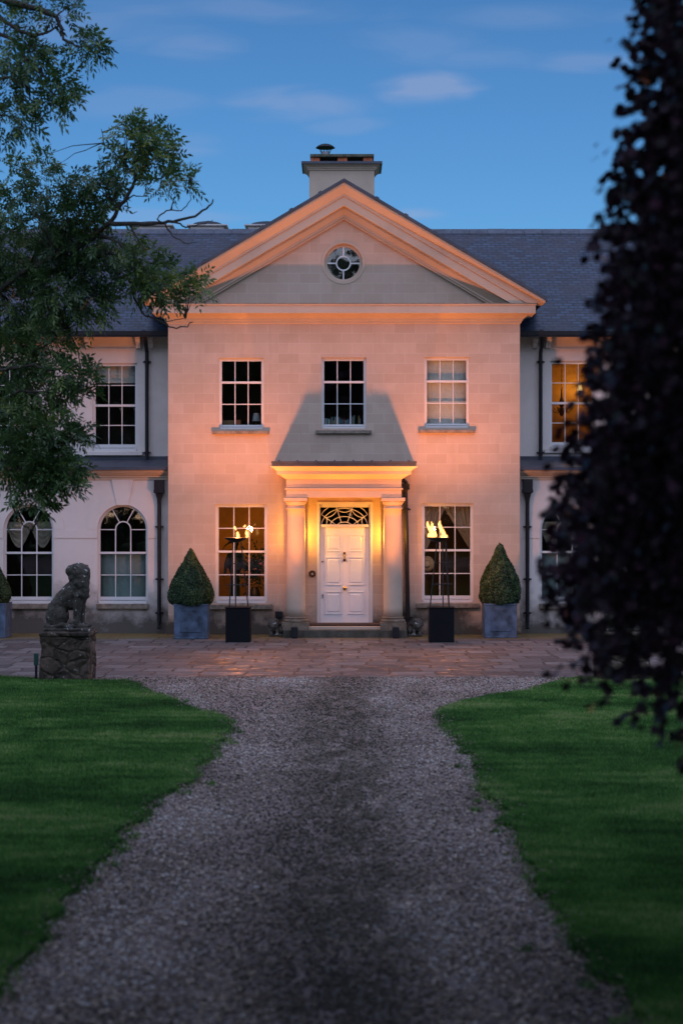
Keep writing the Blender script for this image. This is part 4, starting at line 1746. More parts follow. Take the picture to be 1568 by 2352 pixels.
# small floodlight boxes at the porch foot and on the wall
def mini_box(name, x0, x1, y0, y1, z0, z1, label, cat='light', grp=None):
    cx, cy = (x0 + x1) / 2, (y0 + y1) / 2
    r = empty(name, (cx, cy, z0))
    tag(r, label, cat, grp)
    a, b, h = (x1 - x0) / 2, (y1 - y0) / 2, z1 - z0
    MB().box(-a, a, -b, b, .012, h).build('housing', 'iron', r, bevel=.008)
    MB().box(-a * .7, a * .7, -b * .7, b * .7, 0, .011).build('foot', 'iron', r)
    MB().box(-a * .75, a * .75, -b * .6, b * .6, h + .001, h + .006).build('lens', 'glass', r)
    return r


mini_box('floodlight', X(668.5, -1.1), X(684, -1.1), -1.2, -1.02, 0, .24, 'small black floodlight box at the foot of the left column', 'floodlight', 'black floodlights on the porch step')
mini_box('floodlight', X(900.5, -1.1), X(916, -1.1), -1.2, -1.02, 0, .24, 'small black floodlight box at the foot of the right column', 'floodlight', 'black floodlights on the porch step')
mb = MB()
mb.box(X(632.5), X(649.5), -.13, -.036, Z(1416), Z(1404))
mb.prism([(X(633.5), Z(1422)), (X(648.5), Z(1422)), (X(649.5), Z(1416.2)), (X(632.5), Z(1416.2))], -.1, -.036)
hb(mb, 'wall_floodlight', 'iron')
for cx in (CXL, CXR):
    lamp('door_wash', 'SPOT', (cx * .95, -1.95, .15), (1, .3, .04), 950, size=.04, target=(cx * .62, -.95, 3.6), spot=50, blend=1)

# ================================================================== BLOB SCULPTING
def blobs(name, parts, voxel, mat, parent=None, smooth_it=6, disp=None, origin=(0, 0, 0)):
    bm = bmesh.new()
    for p in parts:
        if p[0] == 'e':
            _, c, r, rot = p
            mt = Matrix.Translation(c) @ Matrix.Rotation(R(rot), 4, 'Y') @ Matrix.Diagonal((*r, 1))
            bmesh.ops.create_icosphere(bm, subdivisions=3, radius=1, matrix=mt)
        elif p[0] == 'c':
            _, pts, rs = p
            m_ = MB()
            for k in range(len(pts) - 1):
                a, b_ = Vector(pts[k]), Vector(pts[k + 1])
                nn = max(2, int((b_ - a).length / (min(rs[k], rs[k + 1]) * .4)))
                for i in range(nn + 1):
                    t = i / nn
                    c = a.lerp(b_, t)
                    r_ = rs[k] + (rs[k + 1] - rs[k]) * t
                    bmesh.ops.create_icosphere(bm, subdivisions=2, radius=r_, matrix=Matrix.Translation(c))
        elif p[0] == 'b':
            _, lo, hi = p
            c = [(a + b_) / 2 for a, b_ in zip(lo, hi)]
            d = [(b_ - a) for a, b_ in zip(lo, hi)]
            bmesh.ops.create_cube(bm, size=1, matrix=Matrix.Translation(c) @ Matrix.Diagonal((*d, 1)))
    me = bpy.data.meshes.new(name + '_src')
    bm.to_mesh(me)
    bm.free()
    tmp = bpy.data.objects.new(name + '_src', me)
    COL.objects.link(tmp)
    rm = tmp.modifiers.new('r', 'REMESH')
    rm.mode = 'VOXEL'
    rm.voxel_size = voxel
    sm = tmp.modifiers.new('s', 'SMOOTH')
    sm.iterations = smooth_it
    sm.factor = .5
    dg = bpy.context.evaluated_depsgraph_get()
    me2 = bpy.data.meshes.new_from_object(tmp.evaluated_get(dg))
    bpy.data.objects.remove(tmp)
    bpy.data.meshes.remove(me)
    if disp:
        me2.update()
        for v in me2.vertices:
            d = 0
            for sc__, am in disp:
                d += mnoise.noise(v.co * sc__) * am
            v.co += v.normal * d
    for p in me2.polygons:
        p.use_smooth = True
    me2.materials.clear()
    me2.materials.append(M[mat])
    me2.name = name
    o = bpy.data.objects.new(name, me2)
    COL.objects.link(o)
    if parent:
        o.parent = parent
    o.location = origin
    return o


# seated lion, millimetre layout from the photograph, looking to +x with its head turned
def lion_parts():
    L = [('e', (-.19, 0, .21), (.17, .17, .21), 10), ('e', (-.17, -.1, .19), (.165, .08, .19), 20), ('e', (-.17, .1, .19), (.165, .08, .19), 20),
         ('c', [(-.19, 0, .3), (-.02, 0, .5), (.13, 0, .62)], [.15, .155, .17]),
         ('e', (.05, 0, .42), (.15, .13, .13), -40),
         ('e', (.2, 0, .58), (.135, .17, .2), 8), ('e', (.2, 0, .72), (.14, .19, .19), 0), ('e', (.17, 0, .88), (.165, .18, .15), 0), ('e', (.2, 0, .8), (.15, .18, .15), 0),
         ('e', (.05, -.02, .9), (.09, .14, .09), 0), ('e', (.03, 0, .86), (.055, .1, .06), 0), ('e', (.09, 0, .8), (.09, .15, .1), 0),
         ('e', (.275, -.02, .87), (.08, .12, .11), 0), ('e', (.3, -.03, .81), (.055, .07, .05), 0), ('e', (.31, -.03, .86), (.035, .03, .06), 10),
         ('e', (.28, -.03, .76), (.06, .07, .05), 0),
         ('c', [(.17, -.085, .5), (.16, -.09, .3), (.145, -.09, .06)], [.085, .066, .055]),
         ('c', [(.2, .085, .5), (.2, .09, .3), (.2, .09, .06)], [.085, .066, .055]),
         ('e', (.2, -.09, .045), (.1, .06, .045), 0), ('e', (.26, .09, .045), (.1, .06, .045), 0),
         ('e', (-.02, -.15, .045), (.13, .055, .045), 0), ('e', (-.02, .15, .045), (.13, .055, .045), 0),
         ('c', [(-.3, -.05, .1), (-.34, -.12, .05), (-.26, -.2, .035), (-.12, -.215, .05), (-.06, -.2, .06)], [.035, .035, .032, .032, .045]),
         ('b', (-.36, -.25, -.03), (.38, .25, .012))]
    for k in range(3):
        L.append(('e', (.235 + .06, -.13 + .035 * k + .0, .04), (.03, .016, .03), 0))
    rr = random.Random(5)
    for k in range(46):      # curls of the mane
        a = rr.uniform(0, 6.28)
        zz_ = rr.uniform(.5, .96)
        w_ = .17 if zz_ < .8 else .15
        L.append(('e', (.17 + .13 * math.cos(a) * (1.05 if zz_ < .85 else .9), w_ * math.sin(a), zz_), (.035, .035, .05), rr.uniform(-40, 40)))
    return L


DST = FU * CAMH / (1567 - 1176)
YS = DST - DIST
ss = FU / DST
px0, px1 = (89 - 784) / ss, (207 - 784) / ss
pw_ = px1 - px0
PH = (1567 - 1452) / ss
pcx = (px0 + px1) / 2
plinth = empty('stone_plinth', (pcx, YS + pw_ / 2, 0))
tag(plinth, 'square rubble stone plinth under the left lion statue, at the lawn edge', 'plinth', 'rubble plinths of the lion statues')
bl = [('b', (-pw_ / 2 + .02, -pw_ / 2 + .02, -.1), (pw_ / 2 - .02, pw_ / 2 - .02, PH - .07))]
rr = random.Random(9)
body = blobs('plinth_body', bl, .022, 'rubble', plinth, 2, [(3.1, .035), (9, .018), (22, .008)])
cap = blobs('capstone', [('b', (-pw_ / 2 - .005, -pw_ / 2 - .005, PH - .075), (pw_ / 2 + .005, pw_ / 2 + .005, PH))], .018, 'rubble', plinth, 2, [(5, .012), (17, .008)])
lionL = blobs('lion_statue', lion_parts(), .011, 'lion', None, 2, [(14, .012), (40, .007), (90, .003)], (pcx - .0, YS + pw_ / 2, PH + .03))
tag(lionL, 'dark lichen-spotted seated stone lion on the left plinth in front of the arched windows', 'lion statue', 'seated stone lions flanking the drive')
lionL.scale = (1.0, 1.0, 1.02)
mx = 2 * HX - pcx
pl2 = copy_tree(plinth)
pl2.location = (mx, YS + pw_ / 2, 0)
pl2.rotation_euler = (0, 0, R(90))
tag(pl2, 'rubble stone plinth half hidden behind the hanging copper beech', 'plinth', 'rubble plinths of the lion statues')
li2 = lionL.copy()
COL.objects.link(li2)
li2.location = (mx, YS + pw_ / 2, PH + .03)
li2.scale = (-1.0, 1.0, 1.02)
tag(li2, 'seated stone lion behind the hanging copper beech', 'lion statue', 'seated stone lions flanking the drive')

# small crouching stone lions either side of the porch
def small_lion(x, y, flip, label):
    L = [('e', (0, .06, .14), (.12, .17, .14), 0), ('e', (-.05, -.09, .22), (.1, .1, .12), 0), ('e', (-.05, -.04, .27), (.13, .1, .1), 0),
         ('e', (-.06, -.18, .19), (.05, .05, .05), 0), ('e', (-.06, -.15, .13), (.06, .06, .03), 0), ('e', (-.11, -.1, .32), (.03, .03, .03), 0), ('e', (.0, -.1, .33), (.03, .03, .03), 0),
         ('c', [(-.1, -.1, .14), (-.1, -.17, .04)], [.045, .04]), ('c', [(.02, -.1, .14), (.02, -.17, .04)], [.045, .04]),
         ('e', (.1, .0, .1), (.06, .12, .1), 0), ('b', (-.15, -.21, -.01), (.15, .2, .03))]
    r2 = random.Random(2)
    for k in range(16):
        a = r2.uniform(0, 3.14)
        L.append(('e', (-.04 + .13 * math.cos(a), -.03, .22 + .12 * math.sin(a)), (.03, .04, .03), 0))
    o = blobs('stone_lion', L, .011, 'lion', None, 2, [(20, .01), (50, .005)], (x, y, .012))
    o.scale = (flip, 1, 1)
    tag(o, label, 'stone lion', 'small weathered lions beside the porch')


small_lion(X(634.5, -.5), -.45, 1, 'small mossy crouching stone lion left of the porch step, under the wall floodlight')
small_lion(X(952, -.5), -.45, -1, 'small mossy crouching stone lion right of the porch step, beside the downpipe foot')

# little green marker post by the plinth
r = empty('marker_post', (px0 - .045, YS + .05, 0))
tag(r, 'short green utility marker post beside the left rubble plinth', 'post')
M['green'] = simple('green_plastic', (.02, .07, .055), .5, 0, .1, 5, 0)
MB().box(-.035, .035, -.02, .02, .26, .45).build('head', 'green', r, bevel=.005)
MB().box(-.018, .018, -.015, .015, 0, .259).build('stake', 'iron', r)

# ================================================================== PLANTERS + TOPIARY
def planter(w, h):
    r = empty('planter')
    mb = MB()
    a = w / 2
    # body slightly tapered
    b0, b1 = a * .955, a * .98
    mb.add([(-b0, -b0, .03), (b0, -b0, .03), (b0, b0, .03), (-b0, b0, .03), (-b1, -b1, h - .03), (b1, -b1, h - .03), (b1, b1, h - .03), (-b1, b1, h - .03)],
           [(0, 1, 5, 4), (1, 2, 6, 5), (2, 3, 7, 6), (3, 0, 4, 7), (0, 3, 2, 1)])
    mb.build('box', 'planter', r)
    mb = MB()
    mb.box(-a, a, -a, -a + .05, h - .035, h)
    mb.box(-a, a, a - .05, a, h - .035, h)
    mb.box(-a, -a + .05, -a + .05, a - .05, h - .035, h)
    mb.box(a - .05, a, -a + .05, a - .05, h - .035, h)
    mb.build('rim', 'planter', r, bevel=.006)
    MB().box(-a * 1.0, a * 1.0, -a * 1.0, a * 1.0, 0, .035).build('base', 'planter', r, bevel=.008)
    for k in range(4):
        mb = MB()
        p = a * .6
        z0, z1 = h * .2, h * .82
        t_ = .018
        yy = -b1 - .006
        for q in ((-p, p, z1 - t_, z1), (-p, p, z0, z0 + t_), (-p, -p + t_, z0 + t_, z1 - t_), (p - t_, p, z0 + t_, z1 - t_)):
            mb.box(q[0], q[1], yy, -b0 + .015, q[2], q[3])
        mb.v = [tuple(Matrix.Rotation(R(90 * k), 3, 'Z') @ Vector(v)) for v in mb.v]
        mb.build('panel_moulding', 'planter', r)
    MB().box(-a + .051, a - .051, -a + .051, a - .051, h - .08, h - .05).build('soil', 'soil', r)
    return r


LEAFBOX = attr_mat('box_leaf', 'tone', [(0, (.006, .018, .006)), (.5, (.024, .058, .018)), (.85, (.055, .095, .03)), (1, (.11, .13, .05))], .5, .3, .15)


def topiary(prof, H, loc, label, seed):
    """prof: list of (height fraction from base, radius)"""
    rg = np.random.default_rng(seed)
    r = empty('topiary_bush', loc)
    tag(r, label, 'topiary', 'clipped box cones in planters')
    hs = np.array([p[0] for p in prof]) * H
    rs = np.array([p[1] for p in prof])
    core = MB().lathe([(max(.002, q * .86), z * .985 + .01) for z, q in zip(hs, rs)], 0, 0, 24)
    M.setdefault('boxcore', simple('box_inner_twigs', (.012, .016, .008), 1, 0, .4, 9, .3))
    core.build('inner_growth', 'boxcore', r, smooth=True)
    n = 17000
    t = rg.random(n * 3)
    zz = t * H
    rr_ = np.interp(zz, hs, rs)
    keep = rg.random(n * 3) < (rr_ / rs.max() * .9 + .1)
    zz, rr_ = zz[keep][:n], rr_[keep][:n]
    n = len(zz)
    a = rg.random(n) * 6.283
    bumpn = np.array([mnoise.noise(Vector((math.cos(q) * 3, math.sin(q) * 3, z_ * 5))) for q, z_ in zip(a, zz)])
    rad = rr_ * (.84 + .2 * rg.random(n) ** .6 + .07 * bumpn) + .004
    c = np.stack([rad * np.cos(a), rad * np.sin(a), zz + rg.normal(0, .01, n)], -1)
    nrm = np.stack([np.cos(a), np.sin(a), np.full(n, .35)], -1) + rg.normal(0, .55, (n, 3))
    nrm /= np.linalg.norm(nrm, axis=1)[:, None]
    up = rg.normal(0, 1, (n, 3)) + np.array([0, 0, .8])
    tx = np.cross(nrm, up)
    tx /= np.linalg.norm(tx, axis=1)[:, None]
    tv = np.cross(nrm, tx)
    s1 = (.008 + .007 * rg.random(n))[:, None]
    V = np.stack([c - tv * s1 * 1.6, c + tx * s1, c + tv * s1 * 1.6, c - tx * s1], 1)
    F = np.arange(n * 4).reshape(-1, 4)
    tone = np.clip(.4 + bumpn * .4 + (rg.random(n) - .45) * .7, 0, 1)
    np_mesh('foliage', V.reshape(-1, 3), F, LEAFBOX, r, tone=tone)
    return r


pb_ = planter(.725, .735)
pb_.location = (X(438, -1.4), -1.4 + .36, 0)
tag(pb_, 'blue-grey lead planter standing between the left arched window and left torch', 'planter', 'square lead planters along the front')
p2 = copy_tree(pb_)
p2.location = (X(1151.5, -1.3), -1.1 + .36, 0)
p2.scale = (.97, .97, .99)
tag(p2, 'blue-grey lead planter standing to the right of the right torch', 'planter', 'square lead planters along the front')
p3 = copy_tree(pb_)
p3.location = (X(-30, -1.3), -1.1 + .36, 0)
tag(p3, 'lead planter cut off by the left edge of the picture', 'planter', 'square lead planters along the front')
H1 = 1.2
profA = [(0, .3), (.03, .41), (.1, .465), (.2, .475), (.28, .455), (.38, .41), (.48, .355), (.58, .3), (.66, .245), (.76, .16), (.85, .115), (.93, .065), (1, .012)]
profB = [(0, .3), (.03, .375), (.1, .415), (.22, .425), (.34, .41), (.46, .37), (.56, .32), (.66, .25), (.74, .18), (.82, .13), (.9, .1), (.96, .06), (1, .012)]
topiary(profA, H1, (X(438, -1.1), -1.04, .69), 'broad pointed dark green box cone in the planter left of the left torch', 1)
topiary(profB, 1.3, (X(1149, -.9), -.74, .69), 'taller narrow box cone in the planter right of the right torch', 2)
topiary(profA, 1.2, (X(-33, -1), -.74, .69), 'box cone only partly in view at the left edge of the picture', 3)

# ================================================================== TORCHES
def torch(cx, yfront, bx0, bx1, hb_, legs, rimz, bowl, flames, bars, lab_box, lab_t, energy):
    w = bx1 - bx0
    cxb = (bx0 + bx1) / 2
    cy = yfront + w / 2
    rb = empty('torch_plinth', (cxb, cy, 0))
    tag(rb, lab_box, 'plinth', 'black steel boxes under the torches')
    a = w / 2
    MB().box(-a, a, -a, a, .0, hb_ - .02).build('box', 'torchbox', rb, bevel=.004)
    MB().box(-a - .015, a + .015, -a - .015, a + .015, hb_ - .0195, hb_).build('lid', 'torchbox', rb, bevel=.003)
    rt = empty('garden_torch', (cx, cy, hb_))
    tag(rt, lab_t, 'torch', 'flaming garden torches flanking the door')
    for (xb, yb, xt, yt) in legs:
        mb = MB()
        zt = rimz - .09
        mb.tube([(xb - cx, yb, .002), (xt - cx, yt, zt - .0)], [.013, .011], 8)
        mb.build('leg', 'iron', rt)
    for (z, xa, xb2) in bars:
        mb = MB()
        mb.tube([(xa - cx, -.09, z), (xb2 - cx, -.05, z)], .009, 6)
        mb.tube([(xa - cx + .03, -.09, z), ((xa + xb2) / 2 - cx, .14, z), (xb2 - cx - .03, -.05, z)], .008, 6)
        mb.build('brace', 'iron', rt)
    bxc, br = bowl
    mb = MB()
    bx_ = bxc - cx
    mb.lathe([(.03, rimz - .1), (br * .45, rimz - .085), (br * .8, rimz - .045), (br * .97, rimz - .012), (br, rimz), (br * .97, rimz + .003), (br * .75, rimz - .03), (.02, rimz - .06)], bx_, 0, 32)
    mb.build('bowl', 'iron', rt, smooth=False)
    for (fx, fy, z0, pts, seed) in flames:
        rr2 = random.Random(seed)
        L = []
        for (x0, z_, r0) in pts:
            L.append(('e', (x0, rr2.uniform(-.01, .01), z_), (r0, r0 * .8, r0 * 1.5), rr2.uniform(-14, 14)))
        o = blobs('flame', L, .008, 'flame', rt, 3, [(9, .012), (25, .007)], (fx - cx, fy, z0 - hb_))
    f0 = flames[0]
    lt = lamp('flame_light', 'POINT', (f0[0], cy - .05, f0[2] + .12), (1, .31, .08), energy, size=.08)
    # added spot near the flames, brightens and evens the upper house front
    lamp('added_wall_spot', 'SPOT', (f0[0], -2.4, f0[2] + .2), (1, .31, .11), energy * 2.65, size=.07, target=(f0[0] * 1.25, -.6, 8.2), spot=124, blend=1)
    return rt


def tz(v, y=-2.1):
    return Z(v, y)


YB = -2.3


def cxL(px):
    return X((750 + px / 4.057) * .6272, -2.05)


def czL(py):
    return Z((1820 + py / 4.057) * .6272, -2.05)


HB = Z(1395, YB)


def cxR(px):
    return X((1480 + px / 4.057) * .6272, -2.05)


torch(cxL(470), YB, X(518, YB), X(574.5, YB), HB,
      [(cxL(372), -.12, cxL(424), -.04), (cxL(466), -.16, cxL(455), -.05), (cxL(640), .08, cxL(538), .04)],
      czL(605) - HB, (cxL(459), .232),
      [(cxL(493), -.05, czL(600), [(0, 0.0, .042), (0, .035, .044), (-.003, .065, .038), (-.004, .1, .02)], 1),
       (cxL(625), .03, czL(572), [(0, 0, .042), (-.002, .035, .042), (-.006, .065, .034), (-.008, .095, .016)], 2),
       (cxL(455), -.05, czL(470), [(0, 0, .02), (-.03, .015, .018), (-.004, .035, .017), (.012, -.02, .015)], 3),
       (cxL(590), .03, czL(437), [(0, 0, .017), (-.025, -.003, .015), (.01, .02, .016)], 4)],
      [(czL(990) - HB, cxL(342), cxL(578)), (czL(1306) - HB, cxL(320), cxL(622))],
      'black square steel box under the left torch', 'iron tripod torch with two low flames, in front of the left ground-floor window', 235)
torch(cxR(540), YB, X(985.5, YB), X(1042.5, YB), HB,
      [(cxR(380), -.02, cxR(485), .0), (cxR(567), -.14, cxR(565), -.05), (cxR(655), -.08, cxR(607), -.04), (cxR(670), .14, cxR(622), .06)],
      czR(600) - HB if 'czR' in globals() else Z((1820 + 600 / 4.057) * .6272, -2.05) - HB, (cxR(500), .23),
      [(cxR(580), -.05, Z((1820 + 590 / 4.057) * .6272, -2.05), [(-.04, 0, .036), (.0, .005, .046), (.045, .0, .04), (0, .05, .055), (-.02, .1, .048), (-.05, .15, .045), (-.07, .2, .042), (-.085, .25, .034), (-.08, .295, .022), (-.06, .32, .012)], 5),
       (cxR(415), .05, Z((1820 + 572 / 4.057) * .6272, -2.05), [(-.07, 0, .036), (-.02, .005, .045), (.03, .005, .045), (.07, .01, .035), (.06, .05, .035), (0, .05, .05), (-.03, .09, .045), (-.02, .13, .04),
                                                             (-.07, .16, .036), (-.095, .21, .034), (-.1, .26, .02), (.01, .17, .034), (0, .22, .03), (-.015, .265, .017)], 6)],
      [(Z((1820 + 978 / 4.057) * .6272, -2.05) - HB, cxR(450), cxR(685)), (Z((1820 + 1294 / 4.057) * .6272, -2.05) - HB, cxR(412), cxR(722))],
      'black square steel box under the right torch', 'iron tripod torch with two tall flames, in front of the right ground-floor window', 275)

# ================================================================== THINGS BEHIND THE GLASS
def cloth_panel(name, f, nu, nv, mat, label, cat, grp=None, thick=.006):
    V, F = [], []
    for j in range(nv + 1):
        for i in range(nu + 1):
            V.append(f(i / nu, j / nv))
    for j in range(nv):
        for i in range(nu):
            a = j * (nu + 1) + i
            F.append((a, a + 1, a + nu + 2, a + nu + 1))
    me = bpy.data.meshes.new(name)
    me.from_pydata(V, [], F)
    for p in me.polygons:
        p.use_smooth = True
    me.materials.append(M[mat])
    o = bpy.data.objects.new(name, me)
    COL.objects.link(o)
    so = o.modifiers.new('thickness', 'SOLIDIFY')
    so.thickness = thick
    tag(o, label, cat, grp)
    return o


YI = .24


def swag(xo, xi, zt, zb, y):
    """curtain hanging from the top rail, bellied towards the outer edge"""
    def f(u, v):
        # u across (0 outer .. 1 inner at the top), v down
        w = 1 - .93 * v ** 1.3
        x = xo + (xi - xo) * u * w
        belly = math.sin(min(1, v * 1.0) * math.pi) * .0
        zz = zt + (zb - zt) * v * (1 - .32 * u * (1 - v)) - .0
        return (x, y + .03 * math.sin(u * 34) * (1 - .4 * v), zz)
    return f


def swagU(x0, x1, zt, depth, y):
    """shallow U shaped drape"""
    def f(u, v):
        x = x0 + (x1 - x0) * u
        sag = math.sin(u * math.pi)
        z = zt - .08 - depth * v * (.35 + .65 * sag)
        return (x, y + .022 * math.sin(v * 30) * sag, z + .1 * (1 - sag) * v)
    return f


wx0, wx1, wz1 = X(975), X(1080), Z(1160)
wm = X(1020)
cloth_panel('curtain', swag(wx0 - .05, wm + .06, wz1 + .03, Z(1280), YI), 40, 14, 'cloth', 'pale curtain swept to the left inside the right ground-floor window', 'curtain', 'curtains in the right ground-floor window')
cloth_panel('curtain', swag(wx1 + .05, wm - .03, wz1 + .03, Z(1262), YI + .03), 40, 14, 'cloth', 'pale curtain swept to the right inside the right ground-floor window', 'curtain', 'curtains in the right ground-floor window')
for c, lab in ((66, 'left arched window beside the picture edge'), (1297, 'arched window behind the copper beech edge')):
    yy = YL + .24
    cloth_panel('curtain', swagU(X(c - 56, YL), X(c + 3, YL), Z(1190, YL), .58, yy), 24, 14, 'cloth', 'draped swag on the left half of the ' + lab, 'curtain', 'swags in the arched windows')
    cloth_panel('curtain', swagU(X(c - 1, YL), X(c + 56, YL), Z(1190, YL), .58, yy + .05), 24, 14, 'cloth', 'draped swag on the right half of the ' + lab, 'curtain', 'swags in the arched windows')


def flat_blind(name, x0, x1, z0, z1, y, mat, label, folds=0, grp=None):
    def f(u, v):
        return (x0 + (x1 - x0) * u, y + (.02 * abs(math.sin(v * math.pi * folds)) if folds else 0), z0 + (z1 - z0) * v)
    return cloth_panel(name, f, 2, 40, mat, label, 'blind', grp)


flat_blind('window_blind', X(976), X(1075), Z(976), Z(822), .18, 'blind', 'lowered cream blind filling the upper right window over the porch side', 3)
flat_blind('window_blind', X(216, YU), X(313, YU), Z(878, YU), Z(836, YU), YU + .25, 'blind', 'half-raised roman blind in the upper window of the left wing', 2)
flat_blind('window_blind', X(228, YL), X(336, YL), Z(1372, YL), Z(1271, YL), YL + .2, 'frost', 'pale half-height blind in the lower sash of the arched window nearest the lion', 0)
flat_blind('window_blind', X(1243, YL), X(1351, YL), Z(1372, YL), Z(1269, YL), YL + .2, 'frost', 'pale half-height blind in the arched window behind the beech leaves', 0)

# books on the middle upper sill
rb = random.Random(21)
shelf = MB().box(X(738), X(841), .2, .42, Z(978.5) - .03, Z(978.5) - .002)
hb(shelf, 'window_board', 'white')
tones = [('cream', (.5, .45, .36)), ('blue', (.12, .2, .32)), ('white', (.62, .62, .58)), ('teal', (.12, .28, .3)), ('red', (.3, .06, .05)), ('brown', (.2, .12, .07)), ('ochre', (.4, .24, .07)), ('grey', (.3, .3, .3))]
xq = X(746)
k = 0
zsh = Z(978.5) - .0015
ordn = ['first', 'second', 'third', 'fourth', 'fifth', 'sixth', 'seventh', 'eighth', 'ninth', 'tenth', 'eleventh', 'twelfth', 'thirteenth', 'fourteenth', 'fifteenth', 'sixteenth', 'seventeenth', 'eighteenth', 'nineteenth', 'twentieth', 'twenty-first', 'twenty-second', 'twenty-third', 'twenty-fourth']
while xq < X(834) and k < 24:
    nm, cc = tones[rb.randrange(len(tones))]
    w = rb.uniform(.018, .036)
    h = rb.uniform(.13, .25)
    if X(812) < xq < X(817):
        xq += .07
        continue
    key = 'book_' + nm
    if key not in M:
        M[key] = simple(key, cc, .7, 0, .1, 5, 0)
        M['book_pages'] = simple('book_pages', (.6, .56, .47), .9, 0, .05, 30, 0)
    r = empty('book', (xq + w / 2, .29, zsh))
    MB().box(-w / 2 + .003, w / 2 - .003, -.055, .06, .003, h - .004).build('pages', 'book_pages', r)
    mb = MB()
    mb.box(-w / 2, -w / 2 + .0028, -.06, .06, 0, h)
    mb.box(w / 2 - .0028, w / 2, -.06, .06, 0, h)
    mb.box(-w / 2 + .0028, w / 2 - .0028, -.06, -.0555, 0, h)
    mb.build('cover', key, r)
    tag(r, '%s book, %s from the left in the window over the porch' % (nm, ordn[k]), 'book', 'books on the middle upper window sill')
    xq += w + rb.uniform(.001, .008)
    k += 1

# table lamp and boxes in the upper left window
hb(MB().box(X(503), X(606), .2, .62, Z(978.5) - .03, Z(978.5) - .002), 'window_board', 'oldbrass')
M['shade'] = simple('lamp_shade_cloth', (.55, .57, .58), .9, 0, .05, 9, .1)
M['card'] = simple('brown_card', (.3, .17, .08), .9, 0, .15, 7, .1)
r = empty('table_lamp', (X(586.5), .4, Z(978.5)))
tag(r, 'white-shaded table lamp on the sill of the upper left window', 'lamp')
MB().lathe([(.05, 0), (.055, .02), (.03, .05), (.04, .1), (.012, .14), (.01, .16)], 0, 0, 16).build('base', 'oldbrass', r, smooth=True)
MB().lathe([(.09, .13), (.06, .3)], 0, 0, 20).build('lamp_shade', 'shade', r)
r = MB().box(X(510), X(535), .27, .45, zsh, zsh + .14).build('box', 'card', bevel=.004)
tag(r, 'wide brown box on the sill of the upper left window', 'box')
r = MB().box(X(539.5), X(551), .27, .42, zsh, zsh + .15).build('box', 'brick', bevel=.004)
tag(r, 'small orange box beside the brown box on the upper left window sill', 'box')

# straw hat hanging in the right window
hx, hz = cxR(413), Z((1820 + 1000 / 4.057) * .6272)
r = empty('straw_hat', (hx, .3, hz))
tag(r, 'round straw hat hanging inside the right ground-floor window', 'hat')
mb = MB()
mb.lathe([(.17, .0), (.172, .006), (.1, .02), (.09, .022), (.082, .02)], 0, 0, 28)
mb.v = [(a, -c, b_) for a, b_, c in mb.v]
mb.build('brim', 'straw', r, smooth=True)
mb = MB().lathe([(.088, .02), (.084, .08), (.06, .105), (.01, .1)], 0, 0, 24, 1, .85)
mb.v = [(a, -c, b_) for a, b_, c in mb.v]
mb.build('crown', 'straw', r, smooth=True)
mb = MB().lathe([(.0895, .022), (.0885, .045)], 0, 0, 24, 1, .86)
mb.v = [(a, -c, b_) for a, b_, c in mb.v]
mb.build('hat_band', 'oldbrass', r)
# the peg the hat hangs on
hb(MB().tube([(hx, .335, hz + .07), (hx, .36, hz + .07)], .01, 6).box(hx - .02, hx + .02, .36, .375, hz - 1.2, hz + .12), 'hat_peg', 'oldbrass')

# bust-like dark figure and flower vase in the left ground floor window
fx = cxL(330)
fz = Z(1385) + .02
L = [('c', [(0, 0, .05), (0, 0, .5)], [.12, .11]), ('e', (0, 0, .78), (.15, .11, .26), 0), ('e', (.0, 0, 1.0), (.16, .1, .1), 0), ('c', [(0, 0, 1.08), (.01, 0, 1.16)], [.05, .05]),
     ('e', (.01, 0, 1.28), (.075, .085, .11), 0), ('c', [(-.13, 0, 1.02), (-.2, -.02, .82), (-.22, -.02, .6)], [.05, .045, .035]), ('c', [(.14, 0, 1.02), (.17, .02, .8), (.08, -.1, .68)], [.05, .04, .035]),
     ('c', [(-.1, 0, 1.3), (-.22, 0, 1.22), (-.28, 0, 1.12)], [.03, .02, .015]), ('c', [(.02, 0, 1.36), (-.12, 0, 1.3)], [.06, .03]), ('b', (-.2, -.14, -.02), (.2, .14, .05))]
M['bronze'] = simple('dark_bronze_statue', (.02, .015, .012), .45, .4, .3, 5, .1)
st_ = blobs('bronze_statue', L, .016, 'bronze', None, 6, None, (fx, .62, fz))
tag(st_, 'dark standing figure statue inside the left ground-floor window', 'statue')
hb(MB().box(X(500), X(610), .36, 1.1, fz - .05, fz - .021), 'window_board', 'room')
r = empty('flower_vase', (X(582), .6, fz - .02))
tag(r, 'vase of dark foliage with pink roses inside the left ground-floor window', 'vase')
MB().lathe([(.06, 0), (.1, .05), (.13, .16), (.1, .26), (.07, .3), (.085, .33)], 0, 0, 20).build('vase', 'oldbrass', r, smooth=True)
rg = np.random.default_rng(4)
n = 900
c = rg.normal(0, 1, (n, 3)) * np.array([.2, .16, .22]) + np.array([0, 0, .75])
nr = rg.normal(0, 1, (n, 3))
nr /= np.linalg.norm(nr, axis=1)[:, None]
t1 = np.cross(nr, rg.normal(0, 1, (n, 3)))
t1 /= np.linalg.norm(t1, axis=1)[:, None]
t2 = np.cross(nr, t1)
V = np.stack([c - t2 * .05, c + t1 * .02, c + t2 * .05, c - t1 * .02], 1)
np_mesh('foliage', V.reshape(-1, 3), np.arange(n * 4).reshape(-1, 4), LEAFBOX, r, tone=rg.random(n) * .6)
M['rose'] = simple('rose_petals', (.5, .16, .12), .8, 0, .2, 20, .4)
